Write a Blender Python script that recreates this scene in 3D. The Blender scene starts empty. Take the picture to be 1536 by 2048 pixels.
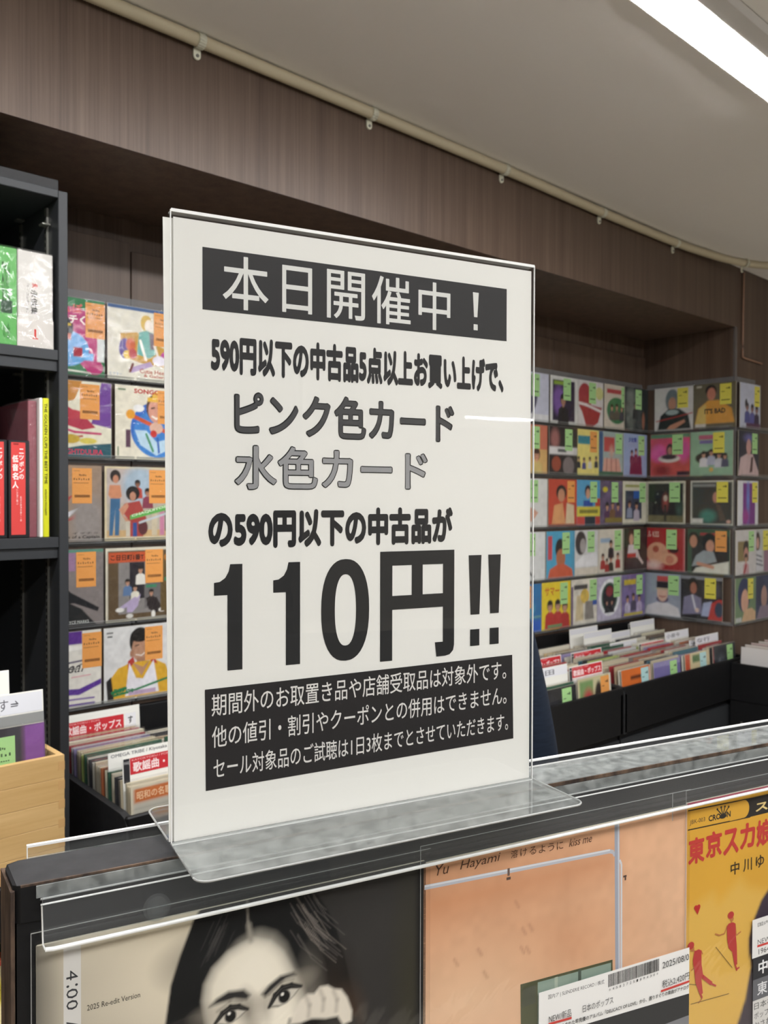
import bpy, math, random
import numpy as np
from mathutils import Vector, Matrix

S = bpy.context.scene
COL = S.collection
H = 1.5                       # eye height of the photographer
random.seed(7)
rng = np.random.default_rng(11)

# ---------------------------------------------------------------- camera
FPX = 1722.0
cam_data = bpy.data.cameras.new('camera')
cam = bpy.data.objects.new('camera', cam_data); COL.objects.link(cam)
cam_data.sensor_fit = 'VERTICAL'; cam_data.sensor_height = 36.0; cam_data.sensor_width = 27.0
cam_data.lens = 36.0 * FPX / 2048.0
cam_data.clip_start = 0.03; cam_data.clip_end = 60
_y, _p, _r = math.radians(47.8), -0.01475, 0.0023
f0 = Vector((math.cos(_y), math.sin(_y), 0)); r0 = Vector((math.sin(_y), -math.cos(_y), 0)); u0 = Vector((0, 0, 1))
fw = f0 * math.cos(_p) + u0 * math.sin(_p); up = u0 * math.cos(_p) - f0 * math.sin(_p)
rt = r0 * math.cos(_r) + up * math.sin(_r); up = up * math.cos(_r) - r0 * math.sin(_r)
cam.matrix_world = Matrix(((rt.x, up.x, -fw.x, 0), (rt.y, up.y, -fw.y, 0), (rt.z, up.z, -fw.z, H), (0, 0, 0, 1)))
cam_data.dof.use_dof = True
cam_data.dof.focus_distance = 0.72
cam_data.dof.aperture_fstop = 15.0
S.camera = cam

# ---------------------------------------------------------------- world, exposure
w = bpy.data.worlds.new('world'); S.world = w; w.use_nodes = True
w.node_tree.nodes['Background'].inputs[0].default_value = (0.9, 0.95, 1.0, 1)
w.node_tree.nodes['Background'].inputs[1].default_value = 0.0
S.view_settings.view_transform = 'Standard'; S.view_settings.look = 'None'
S.view_settings.exposure = 0.0; S.view_settings.gamma = 1.0
S.view_settings.use_curve_mapping = False
LAMP = 90.0                   # radiance of the ceiling tubes
S.cycles.max_bounces = 10; S.cycles.transparent_max_bounces = 24

# ---------------------------------------------------------------- helpers
def lin(c):
    if isinstance(c, str):
        c = c.lstrip('#'); c = [int(c[i:i+2], 16) for i in (0, 2, 4)]
    out = []
    for v in c[:3]:
        v = v / 255.0
        out.append(v / 12.92 if v <= 0.04045 else ((v + 0.055) / 1.055) ** 2.4)
    return tuple(out)

def nmat(name):
    m = bpy.data.materials.new(name); m.use_nodes = True
    nt = m.node_tree; nt.nodes.clear()
    out = nt.nodes.new('ShaderNodeOutputMaterial')
    return m, nt, out

def pmat(name, color, rough=0.5, spec=0.5, metallic=0.0, coat=0.0, noise=0.0, nscale=(20, 20, 20), bump=0.0, bscale=60.0, color2=None, emit=0.0, coord='Object', grain=False):
    m, nt, out = nmat(name)
    b = nt.nodes.new('ShaderNodeBsdfPrincipled'); nt.links.new(b.outputs[0], out.inputs[0])
    c = lin(color) + (1,)
    b.inputs['Base Color'].default_value = c
    b.inputs['Roughness'].default_value = rough
    b.inputs['Specular IOR Level'].default_value = spec
    b.inputs['Metallic'].default_value = metallic
    b.inputs['Coat Weight'].default_value = coat
    b.inputs['Coat Roughness'].default_value = 0.08
    tc = nt.nodes.new('ShaderNodeTexCoord')
    if noise or color2:
        mp = nt.nodes.new('ShaderNodeMapping'); nt.links.new(tc.outputs[coord], mp.inputs[0]); mp.inputs['Scale'].default_value = nscale
        n = nt.nodes.new('ShaderNodeTexNoise'); nt.links.new(mp.outputs[0], n.inputs[0]); n.inputs['Scale'].default_value = 1.0
        n.inputs['Detail'].default_value = 6.0; n.inputs['Roughness'].default_value = 0.65
        fac = n.outputs['Fac']
        if grain:
            mp2 = nt.nodes.new('ShaderNodeMapping'); nt.links.new(tc.outputs[coord], mp2.inputs[0]); mp2.inputs['Scale'].default_value = tuple(v * 0.13 for v in nscale)
            n2 = nt.nodes.new('ShaderNodeTexNoise'); nt.links.new(mp2.outputs[0], n2.inputs[0]); n2.inputs['Scale'].default_value = 1.0; n2.inputs['Detail'].default_value = 3
            ad = nt.nodes.new('ShaderNodeMath'); ad.operation = 'ADD'; nt.links.new(n.outputs['Fac'], ad.inputs[0]); nt.links.new(n2.outputs['Fac'], ad.inputs[1])
            hf = nt.nodes.new('ShaderNodeMath'); hf.operation = 'MULTIPLY'; hf.inputs[1].default_value = 0.5; nt.links.new(ad.outputs[0], hf.inputs[0])
            fac = hf.outputs[0]
        r = nt.nodes.new('ShaderNodeValToRGB'); nt.links.new(fac, r.inputs[0])
        c2 = lin(color2) + (1,) if color2 else tuple(min(1, v * (1 - noise)) for v in c[:3]) + (1,)
        r.color_ramp.elements[0].position = 0.36; r.color_ramp.elements[0].color = c2
        r.color_ramp.elements[1].position = 0.64; r.color_ramp.elements[1].color = c
        nt.links.new(r.outputs[0], b.inputs['Base Color'])
    if bump:
        n = nt.nodes.new('ShaderNodeTexNoise'); n.inputs['Scale'].default_value = bscale; n.inputs['Detail'].default_value = 4
        nt.links.new(tc.outputs[coord], n.inputs[0])
        bp = nt.nodes.new('ShaderNodeBump'); bp.inputs['Strength'].default_value = bump; bp.inputs['Distance'].default_value = 0.002
        nt.links.new(n.outputs['Fac'], bp.inputs['Height']); nt.links.new(bp.outputs[0], b.inputs['Normal'])
    if emit:
        b.inputs['Emission Color'].default_value = c; b.inputs['Emission Strength'].default_value = emit
    return m

def print_mat(name, rough=0.45, coat=0.0):
    m, nt, out = nmat(name)
    b = nt.nodes.new('ShaderNodeBsdfPrincipled'); nt.links.new(b.outputs[0], out.inputs[0])
    a = nt.nodes.new('ShaderNodeAttribute'); a.attribute_name = 'Col'
    nt.links.new(a.outputs['Color'], b.inputs['Base Color'])
    b.inputs['Roughness'].default_value = rough; b.inputs['Coat Weight'].default_value = coat; b.inputs['Specular IOR Level'].default_value = 0.22
    return m

def clear_mat(name, tint=(0.96, 0.97, 0.97), haze=0.02, hazecol=(0.8, 0.8, 0.8), rough=0.03, bump=0.0, bscale=40.0, ior=1.49, refl=1.0, dust=0.0):
    """thin clear plastic: straight-through transparency, Fresnel reflection and a little haze"""
    m, nt, out = nmat(name)
    tr = nt.nodes.new('ShaderNodeBsdfTransparent'); tr.inputs[0].default_value = tint + (1,)
    df = nt.nodes.new('ShaderNodeBsdfDiffuse'); df.inputs[0].default_value = hazecol + (1,)
    gl = nt.nodes.new('ShaderNodeBsdfGlossy'); gl.inputs['Roughness'].default_value = rough
    m1 = nt.nodes.new('ShaderNodeMixShader'); m1.inputs[0].default_value = haze
    nt.links.new(tr.outputs[0], m1.inputs[1]); nt.links.new(df.outputs[0], m1.inputs[2])
    if dust:
        tc = nt.nodes.new('ShaderNodeTexCoord'); n = nt.nodes.new('ShaderNodeTexNoise'); n.inputs['Scale'].default_value = 90; n.inputs['Detail'].default_value = 8
        nt.links.new(tc.outputs['Object'], n.inputs[0])
        mr = nt.nodes.new('ShaderNodeMapRange'); mr.inputs[1].default_value = 0.35; mr.inputs[2].default_value = 0.75
        mr.inputs[3].default_value = haze; mr.inputs[4].default_value = haze + dust
        nt.links.new(n.outputs['Fac'], mr.inputs[0]); nt.links.new(mr.outputs[0], m1.inputs[0])
    lw = nt.nodes.new('ShaderNodeLayerWeight'); lw.inputs['Blend'].default_value = 0.5   # Schlick reflectance, the same from both sides
    pw = nt.nodes.new('ShaderNodeMath'); pw.operation = 'POWER'; pw.inputs[1].default_value = 5.0; nt.links.new(lw.outputs['Facing'], pw.inputs[0])
    ml = nt.nodes.new('ShaderNodeMath'); ml.operation = 'MULTIPLY_ADD'; ml.inputs[1].default_value = 0.9*refl; ml.inputs[2].default_value = 0.04*refl; ml.use_clamp = True
    nt.links.new(pw.outputs[0], ml.inputs[0])
    m2 = nt.nodes.new('ShaderNodeMixShader'); nt.links.new(ml.outputs[0], m2.inputs[0])
    nt.links.new(m1.outputs[0], m2.inputs[1]); nt.links.new(gl.outputs[0], m2.inputs[2])
    nt.links.new(m2.outputs[0], out.inputs[0])
    if bump:
        tc = nt.nodes.new('ShaderNodeTexCoord'); n = nt.nodes.new('ShaderNodeTexNoise'); n.inputs['Scale'].default_value = bscale; n.inputs['Detail'].default_value = 3; n.inputs['Distortion'].default_value = 1.5
        nt.links.new(tc.outputs['Object'], n.inputs[0])
        bp = nt.nodes.new('ShaderNodeBump'); bp.inputs['Strength'].default_value = bump; bp.inputs['Distance'].default_value = 0.004
        nt.links.new(n.outputs['Fac'], bp.inputs['Height']); nt.links.new(bp.outputs[0], gl.inputs['Normal'])
    return m

M = {}
M['veneer'] = pmat('dark_wood_veneer', '675548', 0.42, 0.35, noise=0.3, nscale=(230, 230, 3.0), color2='4b3b32', grain=True)
M['ceiling'] = pmat('painted_ceiling', 'f5f1ec', 0.7, 0.25, bump=1.0, bscale=9.0)
M['floor'] = pmat('floor_vinyl', 'cdc5b6', 0.4, noise=0.2, nscale=(4, 4, 4))
M['backwall'] = pmat('wall_paint', 'b5aea2', 0.7)
M['black'] = pmat('black_laminate', '131315', 0.5, 0.3, noise=0.25, nscale=(40, 40, 40))
M['blackgrey'] = pmat('grey_black_laminate', '343436', 0.5, 0.4, noise=0.3, nscale=(60, 60, 60))  # lighter mottled black for the rack top and the bins' left sides
M['shelfblack'] = pmat('charcoal_laminate', '2e3033', 0.5, 0.35)
M['worn'] = pmat('worn_brown_edge', '6b5646', 0.5, noise=0.5, nscale=(80, 80, 12), color2='2c211c')
M['metal'] = pmat('dull_zinc', '8c8b84', 0.35, metallic=0.8)
M['conduit'] = pmat('beige_conduit', 'c9bda0', 0.55)
M['clip'] = pmat('cream_clip', 'dedcc8', 0.45)
M['copper'] = pmat('brown_cable', '94705a', 0.4)
M['tube'] = pmat('lamp_diffuser', 'ffffff', 0.5, emit=LAMP)
M['tube_old'] = pmat('dimmer_lamp_diffuser', 'ffffff', 0.5, emit=LAMP*0.80)   # the tubes along the record wall are weaker
M['lampbody'] = pmat('lamp_housing', 'cfcbc6', 0.4)
M['paper'] = pmat('white_paper', 'edece6', 0.6, 0.3)
M['cream'] = pmat('sleeve_card', 'd8d0bb', 0.6)
M['ink'] = pmat('black_ink', '1d1d1d', 0.5)
M['inkgrey'] = pmat('grey_ink', '59595a', 0.5)
M['inkgrey2'] = pmat('light_grey_ink', '8f8f8f', 0.5)
M['bamboo'] = pmat('bamboo_board', 'dcb982', 0.5, 0.4, noise=0.2, nscale=(5, 5, 90), color2='c59f66', grain=True)
M['print'] = print_mat('colour_print', 0.6)
M['printgloss'] = print_mat('gloss_colour_print', 0.5)
M['clear'] = clear_mat('clear_acrylic', haze=0.03)
M['dusty'] = clear_mat('dusty_acrylic', haze=0.10, dust=0.25, hazecol=(0.62, 0.64, 0.62), tint=(0.88, 0.9, 0.9))
M['front'] = clear_mat('sign_acrylic', haze=0.005, tint=(0.985, 0.985, 0.985), rough=0.015, bump=0.02, bscale=5)
M['wrap'] = clear_mat('clear_record_wrap', tint=(0.98, 0.98, 0.98), haze=0.012, rough=0.08, bump=0.5, bscale=22, refl=1.3)
M['wrapsoft'] = clear_mat('clear_album_wrap', tint=(0.98, 0.98, 0.98), haze=0.006, rough=0.05, bump=0.25, bscale=9, refl=1.2)
M['rail'] = clear_mat('clear_rail', tint=(0.88, 0.89, 0.9), haze=0.16, hazecol=(0.6, 0.6, 0.62), rough=0.08)
M['edge'] = pmat('acrylic_edge_painted_light', 'f2f2f0', 0.15, 0.8)  # white stands in for light gathered in acrylic edges and the lip's reflection
M['edgegrey'] = pmat('frosted_acrylic_edge', 'a9aaa8', 0.3, 0.6)
M['navy'] = pmat('navy_knit', '1b2433', 0.9, 0.2, noise=0.35, nscale=(30, 30, 260))
M['trousers'] = pmat('dark_trousers', '23242a', 0.9)
M['skin'] = pmat('skin', 'c99c80', 0.5)
M['hair'] = pmat('black_hair', '151212', 0.75, 0.2, noise=0.4, nscale=(200, 30, 30))
def objcol(name, rough):
    m, nt, out = nmat(name)
    b = nt.nodes.new('ShaderNodeBsdfPrincipled'); nt.links.new(b.outputs[0], out.inputs[0])
    o = nt.nodes.new('ShaderNodeObjectInfo'); nt.links.new(o.outputs['Color'], b.inputs['Base Color'])
    b.inputs['Roughness'].default_value = rough
    return m
M['objcol'] = objcol('sleeve_colour', 0.3)

def tag(o, label=None, cat=None, group=None, kind=None):
    if label: o['label'] = label
    if cat: o['category'] = cat
    if group: o['group'] = group
    if kind: o['kind'] = kind
    return o

def link(o, parent=None):
    COL.objects.link(o)
    if parent is not None: o.parent = parent
    return o

def empty(name, loc=(0, 0, 0), rz=0.0, rx=0.0):
    o = bpy.data.objects.new(name, None); o.empty_display_size = 0.02
    o.location = loc; o.rotation_euler = (rx, 0, rz)
    return link(o)

class MB:
    def __init__(self): self.v = []; self.f = []; self.mi = []; self.mats = []; self.sm = []
    def _m(self, m):
        if m not in self.mats: self.mats.append(m)
        return self.mats.index(m)
    def add(self, vs, fs, m, smooth=False):
        k = len(self.v); self.v += [tuple(p) for p in vs]
        i = self._m(m)
        for f in fs: self.f.append(tuple(k + a for a in f)); self.mi.append(i); self.sm.append(smooth)
    def box(self, x0, x1, y0, y1, z0, z1, m, bev=0.0):
        if bev:
            b = min(bev, (x1-x0)/2.1, (y1-y0)/2.1, (z1-z0)/2.1)
            vs = []; idx = {}
            for i, (X, sx) in enumerate(((x0, 1), (x1, -1))):
                for j, (Y, sy) in enumerate(((y0, 1), (y1, -1))):
                    for k, (Zc, sz) in enumerate(((z0, 1), (z1, -1))):
                        for a in range(3):
                            p = [X + sx*b, Y + sy*b, Zc + sz*b]; p[a] = (X, Y, Zc)[a]
                            idx[(i, j, k, a)] = len(vs); vs.append(p)
            fs = []
            I = lambda i, j, k, a: idx[(i, j, k, a)]
            for s in (0, 1):
                fs.append([I(s, 0, 0, 0), I(s, 1, 0, 0), I(s, 1, 1, 0), I(s, 0, 1, 0)][::(-1 if s == 0 else 1)])
                fs.append([I(0, s, 0, 1), I(0, s, 1, 1), I(1, s, 1, 1), I(1, s, 0, 1)][::(-1 if s == 0 else 1)])
                fs.append([I(0, 0, s, 2), I(1, 0, s, 2), I(1, 1, s, 2), I(0, 1, s, 2)][::(-1 if s == 0 else 1)])
                for t in (0, 1):
                    fs.append([I(0, s, t, 1), I(1, s, t, 1), I(1, s, t, 2), I(0, s, t, 2)])
                    fs.append([I(s, 0, t, 0), I(s, 1, t, 0), I(s, 1, t, 2), I(s, 0, t, 2)])
                    fs.append([I(s, t, 0, 0), I(s, t, 1, 0), I(s, t, 1, 1), I(s, t, 0, 1)])
            for i in (0, 1):
                for j in (0, 1):
                    for k in (0, 1): fs.append([I(i, j, k, 0), I(i, j, k, 1), I(i, j, k, 2)])
            self.add(vs, fs, m); return self
        vs = [(x0,y0,z0),(x1,y0,z0),(x1,y1,z0),(x0,y1,z0),(x0,y0,z1),(x1,y0,z1),(x1,y1,z1),(x0,y1,z1)]
        self.add(vs, [(3,2,1,0),(4,5,6,7),(0,1,5,4),(1,2,6,5),(2,3,7,6),(3,0,4,7)], m); return self
    def prism(self, pts, a0, a1, axis, m, medge=None):
        """pts: 2D outline; extruded along axis (0,1,2) from a0 to a1; medge: material of the two end caps"""
        n = len(pts)
        def P(p, a):
            q = list(p); q.insert(axis, a); return tuple(q)
        vs = [P(p, a0) for p in pts] + [P(p, a1) for p in pts]
        self.add(vs, [(i, (i+1) % n, n+(i+1) % n, n+i) for i in range(n)], m)
        self.add(vs, [tuple(range(n))[::-1], tuple(range(n, 2*n))], medge or m); return self
    def tube(self, pts, r, m, seg=12, rr=None):
        pts = [Vector(p) for p in pts]; n = len(pts); vs = []; fs = []
        for i, p in enumerate(pts):
            d = (pts[min(i+1, n-1)] - pts[max(i-1, 0)]).normalized()
            a = d.cross(Vector((0, 0, 1)));
            if a.length < 1e-4: a = Vector((1, 0, 0))
            a.normalize(); b = d.cross(a)
            R_ = rr[i] if rr else r
            for k in range(seg):
                t = 2*math.pi*k/seg; vs.append(p + a*math.cos(t)*R_ + b*math.sin(t)*R_)
        for i in range(n-1):
            for k in range(seg): fs.append((i*seg+k, i*seg+(k+1) % seg, (i+1)*seg+(k+1) % seg, (i+1)*seg+k))
        fs.append(tuple(range(seg))); fs.append(tuple(range((n-1)*seg, n*seg))[::-1])
        self.add(vs, fs, m, True); return self
    def build(self, name, parent=None, loc=None):
        me = bpy.data.meshes.new(name); me.from_pydata(self.v, [], self.f)
        for m in self.mats: me.materials.append(m)
        me.polygons.foreach_set('material_index', self.mi); me.polygons.foreach_set('use_smooth', self.sm); me.update()
        o = bpy.data.objects.new(name, me)
        if loc: o.location = loc
        return link(o, parent)

# flat lettering: outlines of the built-in font, normalised to the unit box
_tc = {}
def tmesh(body, bold=0.0, shear=0.0, res=3):
    k = (body, bold, shear, res)
    if k in _tc: return _tc[k]
    c = bpy.data.curves.new('t', 'FONT'); c.body = body; c.size = 1; c.resolution_u = res; c.offset = bold; c.shear = shear
    o = bpy.data.objects.new('t', c); COL.objects.link(o)
    dg = bpy.context.evaluated_depsgraph_get(); dg.update()
    me = bpy.data.meshes.new_from_object(o.evaluated_get(dg))
    v = np.array([x.co[:2] for x in me.vertices], float); f = [tuple(p.vertices) for p in me.polygons]
    bpy.data.objects.remove(o); bpy.data.curves.remove(c); bpy.data.meshes.remove(me)
    mn = v.min(0); mx = v.max(0); asp = (mx[0]-mn[0]) / max(1e-6, mx[1]-mn[1])
    _tc[k] = ((v - mn) / np.maximum(mx - mn, 1e-6), f, asp)
    return _tc[k]

class Canvas:
    """printed matter: flat coloured shapes in layers a hundredth of a millimetre apart, with colour per vertex"""
    def __init__(self, step=0.000012): self.v = []; self.f = []; self.c = []; self.z = 0.0; self.step = step
    def _add(self, vs, fs, col):
        k = len(self.v); self.z += self.step
        self.v += [(x, y, self.z) for x, y in vs]; self.c += [lin(col) + (1,)] * len(vs)
        self.f += [tuple(k + a for a in f) for f in fs]
    def poly(self, pts, col): self._add(pts, [tuple(range(len(pts)))], col)
    def rect(self, x0, y0, x1, y1, col): self.poly([(x0, y0), (x1, y0), (x1, y1), (x0, y1)], col)
    def ell(self, cx, cy, rx, ry, col, n=28):
        self.poly([(cx+rx*math.cos(2*math.pi*i/n), cy+ry*math.sin(2*math.pi*i/n)) for i in range(n)], col)
    def line(self, pts, w_, col):
        for (x0, y0), (x1, y1) in zip(pts[:-1], pts[1:]):
            d = math.hypot(x1-x0, y1-y0) or 1e-6; nx, ny = -(y1-y0)/d*w_/2, (x1-x0)/d*w_/2
            self.poly([(x0-nx, y0-ny), (x1-nx, y1-ny), (x1+nx, y1+ny), (x0+nx, y0+ny)], col)
    def text(self, body, x0, y0, x1, y1, col, bold=0.0, shear=0.0, rot=0, slope=0.0, res=2):
        v, f, asp = tmesh(body, 0.0, shear, res)
        em = 1.08                                   # heavier strokes: the outline is stamped in a small ring
        bx, by = (bold*em/max(asp, 1e-3), bold*em) if bold > 0.003 else (0, 0)
        ks = [(0, 0)] if not bx else [(math.cos(k*math.pi/4), math.sin(k*math.pi/4)) for k in range(8)] + [(0, 0)]
        for dx, dy in ks:
            w = [(bx + a*(1-2*bx) + dx*bx, by + b*(1-2*by) + dy*by) for a, b in v]
            if rot == -90: pts = [(x0 + (x1-x0)*b, y1 - (y1-y0)*a) for a, b in w]
            else: pts = [(x0 + (x1-x0)*a, y0 + (y1-y0)*b + slope*(x1-x0)*a) for a, b in w]
            z = self.z; self._add(pts, f, col); self.z = z + self.step*0.02
        self.z += self.step
    def grid(self, us, vs, cols, sx=1, sy=1):
        """cols[len(vs), len(us), 3] linear"""
        nu, nv = len(us), len(vs); k = len(self.v); self.z += self.step
        for j in range(nv):
            for i in range(nu): self.v.append((us[i]*sx, vs[j]*sy, self.z))
        self.c += [tuple(c) + (1,) for c in cols.reshape(-1, 3).tolist()]
        self.f += [(k+j*nu+i, k+j*nu+i+1, k+(j+1)*nu+i+1, k+(j+1)*nu+i) for j in range(nv-1) for i in range(nu-1)]
    def build(self, name, parent, mat, z=0.0, scale=1.0):
        me = bpy.data.meshes.new(name)
        v = [(x*scale, y*scale, zz + z) for x, y, zz in self.v]
        me.from_pydata(v, [], self.f); me.materials.append(mat)
        a = me.color_attributes.new('Col', 'FLOAT_COLOR', 'POINT'); a.data.foreach_set('color', np.array(self.c, dtype=np.float32).ravel())
        me.update()
        return link(bpy.data.objects.new(name, me), parent)

# soft painter for picture printed on sleeves
class Paint:
    def __init__(self, us, vs, bg, soft=0.012):
        self.U, self.V = np.meshgrid(us, vs); self.us, self.vs = us, vs
        self.c = np.ones(self.U.shape + (3,)) * np.array(lin(bg)); self.soft = soft
    def mix(self, m, col):
        m = np.clip(m, 0, 1)[..., None]; self.c = self.c*(1-m) + np.array(lin(col) if not isinstance(col, np.ndarray) else col)*m
    def _s(self, d, soft=None):
        s = soft or self.soft; return np.clip(0.5 - d/s, 0, 1)
    def ell(self, cx, cy, rx, ry, col, soft=None, rot=0, a=1.0):
        c, s = math.cos(rot), math.sin(rot); x = self.U-cx; y = self.V-cy
        X = (x*c + y*s)/rx; Y = (-x*s + y*c)/ry
        self.mix(self._s((np.sqrt(X*X+Y*Y)-1)*min(rx, ry), soft)*a, col)
    def rect(self, x0, y0, x1, y1, col, soft=None, a=1.0):
        d = np.maximum(np.maximum(x0-self.U, self.U-x1), np.maximum(y0-self.V, self.V-y1)); self.mix(self._s(d, soft)*a, col)
    def poly(self, pts, col, soft=None, a=1.0):
        n = len(pts); inside = np.zeros(self.U.shape, bool); dist = np.full(self.U.shape, 9.0)
        for i in range(n):
            x0, y0 = pts[i]; x1, y1 = pts[(i+1) % n]
            with np.errstate(divide='ignore', invalid='ignore'):
                cond = ((y0 > self.V) != (y1 > self.V)) & (self.U < (x1-x0)*(self.V-y0)/((y1-y0) or 1e-9)+x0)
            inside ^= cond
            dx, dy = x1-x0, y1-y0; t = np.clip(((self.U-x0)*dx+(self.V-y0)*dy)/((dx*dx+dy*dy) or 1e-9), 0, 1)
            dist = np.minimum(dist, np.hypot(self.U-x0-t*dx, self.V-y0-t*dy))
        self.mix(self._s(np.where(inside, -dist, dist), soft)*a, col)
    def line(self, pts, w_, col, soft=None, a=1.0):
        for (x0, y0), (x1, y1) in zip(pts[:-1], pts[1:]):
            dx, dy = x1-x0, y1-y0; t = np.clip(((self.U-x0)*dx+(self.V-y0)*dy)/((dx*dx+dy*dy) or 1e-9), 0, 1)
            self.mix(self._s(np.hypot(self.U-x0-t*dx, self.V-y0-t*dy)-w_/2, soft)*a, col)
    def grad(self, x0, y0, x1, y1, c0, c1, a=1.0):
        dx, dy = x1-x0, y1-y0; t = np.clip(((self.U-x0)*dx+(self.V-y0)*dy)/(dx*dx+dy*dy), 0, 1)[..., None]
        g = np.array(lin(c0))*(1-t)+np.array(lin(c1))*t; self.c = self.c*(1-a)+g*a
    def noise(self, amt, n=14, seed=0):
        r = np.random.default_rng(seed); g = r.random((n+2, n+2))
        x = self.U*n; y = np.clip(self.V, 0, 1)*n; xi = np.clip(x.astype(int), 0, n); yi = np.clip(y.astype(int), 0, n); fx = x-xi; fy = y-yi
        fx = fx*fx*(3-2*fx); fy = fy*fy*(3-2*fy)
        v = (g[yi, xi]*(1-fx)+g[yi, xi+1]*fx)*(1-fy)+(g[yi+1, xi]*(1-fx)+g[yi+1, xi+1]*fx)*fy
        self.c = np.clip(self.c*(1+amt*(v-0.5)*2)[..., None], 0, 1)
# ================================================================ ROOM
AX = 3.336      # where the record wall meets the side of the pillar
YW, YS = 2.0, 1.604
CZ = lambda x: H + 0.963 - 0.0150 * (x - 0.9)     # the ceiling dips a little to the right
def ceil_mesh():
    b = MB(); xs = np.linspace(-2.6, 5.2, 14); ys = (-9.2, -6, -3, 0, 2.1)
    vs = [(x, y, CZ(x)) for y in ys for x in xs] + [(x, y, CZ(x)+0.1) for y in ys for x in xs]
    n = len(xs); m = n*len(ys); fs = []
    for j in range(len(ys)-1):
        for i in range(n-1):
            a = j*n+i; fs += [(a, a+n, a+n+1, a+1), (m+a, m+a+1, m+a+n+1, m+a+n)]
    b.add(vs, fs, M['ceiling']); return b.build('ceiling')
tag(ceil_mesh(), kind='structure')
tag(MB().box(-2.6, 5.2, -9.2, 2.1, -0.08, 0, M['floor']).build('floor'), kind='structure')
wb = tag(MB().box(-2.6, AX+0.1, YW+0.012, YW+0.1, 0, H+1.0, M['veneer']).build('wall_back'), kind='structure')
seams = [-2.6, -1.61, -0.75, 0.108, 0.969, 1.826, 2.683, AX]
for i in range(len(seams)-1):
    MB().box(seams[i]+0.0015, seams[i+1]-0.0015, YW, YW+0.0119, 0.02, H+(0.63 if i < 4 else 0.61), M['veneer'], 0.001).build('panel', wb)
tag(MB().box(AX, 5.2, YS, YW+0.1, 0, H+1.0, M['veneer']).build('wall_right'), kind='structure')
tag(MB().box(-2.6, AX, YS, YW+0.011, H+0.688, H+1.0, M['veneer']).build('ceiling_soffit'), kind='structure')
tag(MB().box(-2.7, -2.6, -9.2, 2.1, 0, H+1.05, M['backwall']).build('wall_left'), kind='structure')
tag(MB().box(5.2, 5.3, -9.2, 2.1, 0, H+1.0, M['backwall']).build('wall_far_right'), kind='structure')
tag(MB().box(-2.7, 5.3, -9.3, -9.2, 0, H+1.05, M['backwall']).build('wall_front'), kind='structure')
tag(MB().box(-2.6, AX-0.001, YW-0.02, YW-0.0005, H-0.585, H-0.512, M['black'], 0.002).build('trim_1'), kind='structure')
tag(MB().box(AX-0.0005, AX+0.006, YS-0.004, YS+0.008, H-0.50, H+0.688, M['rail']).build('trim_2'), kind='structure')

# ---------------- ceiling lamps
def lamp(x0, x1, y, label, group=None, tube='tube'):
    zc = CZ((x0+x1)/2); L_ = x1-x0; sl = -math.atan(0.0150)
    o = empty('ceiling_lamp', ((x0+x1)/2, y, zc)); o.rotation_euler = (0, -sl, 0)
    tag(o, label, 'lamp', group)
    h = L_/2
    MB().prism([(-0.078, -0.002), (-0.074, -0.018), (-0.043, -0.0262), (-0.0402, -0.0262), (-0.0402, -0.024), (0.0402, -0.024), (0.0402, -0.0262), (0.0425, -0.0262), (0.0425, -0.002)], -h, h, 0, M['lampbody']).build('housing', o)
    b = MB(); pts = [(0.040, -0.0242), (0.0385, -0.0280), (0.020, -0.0310), (0, -0.0320), (-0.020, -0.0310), (-0.0385, -0.0280), (-0.040, -0.0242)]
    b.prism(pts, -h+0.02, h-0.02, 0, M[tube]); b.build('diffuser', o)
    MB().box(-h-0.001, -h+0.02, -0.042, 0.042, -0.043, -0.022, M['lampbody'], 0.003).build('end_cap', o)
    MB().box(h-0.02, h+0.001, -0.042, 0.042, -0.043, -0.022, M['lampbody'], 0.003).build('end_cap', o)
    return o
lamp(0.84, 2.09, 0.848, 'bright white ceiling batten lamp running beside the record wall', None, 'tube_old')
lamp(-0.45, 0.80, 0.848, 'ceiling batten lamp above the black book shelf, out of the picture', None, 'tube_old')
for i, (yy, xs) in enumerate(((-0.75, (-0.9, 0.45, 1.8, 3.2)), (-7.8, (3.85,)))):  # rightmost lamp of the near row is added to brighten the right-hand covers
    for x in xs: lamp(x-0.62, x+0.62, yy, 'out-of-view ceiling batten lamp further back in the shop behind the photographer', 'lamps behind the photographer')

# ---------------- conduit pipe
P = [(-0.3, 1.588, 0.968), (0.2, 1.588, 0.958), (0.92, 1.588, 0.9475), (1.40, 1.588, 0.941), (1.90, 1.588, 0.934), (2.40, 1.588, 0.922), (2.84, 1.587, 0.917), (3.05, 1.575, 0.916), (3.18, 1.560, 0.915), (3.29, 1.530, 0.914), (3.38, 1.485, 0.913), (3.6, 1.33, 0.910), (3.9, 1.1, 0.905)]
pv = [Vector((a, b, c+H)) for a, b, c in P]
def sample(ps, step):
    out = []; seg = []
    for i in range(len(ps)-1):
        p0 = ps[max(i-1, 0)]; p1 = ps[i]; p2 = ps[i+1]; p3 = ps[min(i+2, len(ps)-1)]
        n = max(2, int((p2-p1).length/step))
        for k in range(n):
            t = k/n; out.append(0.5*((2*p1)+(p2-p0)*t+(2*p0-5*p1+4*p2-p3)*t*t+(3*p1-p0-3*p2+p3)*t**3))
    out.append(ps[-1]); return out
pp = sample(pv, 0.0025)
rr = [0.0128 if (i // 1) % 2 else 0.0138 for i in range(len(pp))]
tag(MB().tube(pp, 0, M['conduit'], 12, rr).build('conduit_pipe'), 'beige corrugated conduit pipe running along the ceiling corner', 'pipe')
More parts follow.
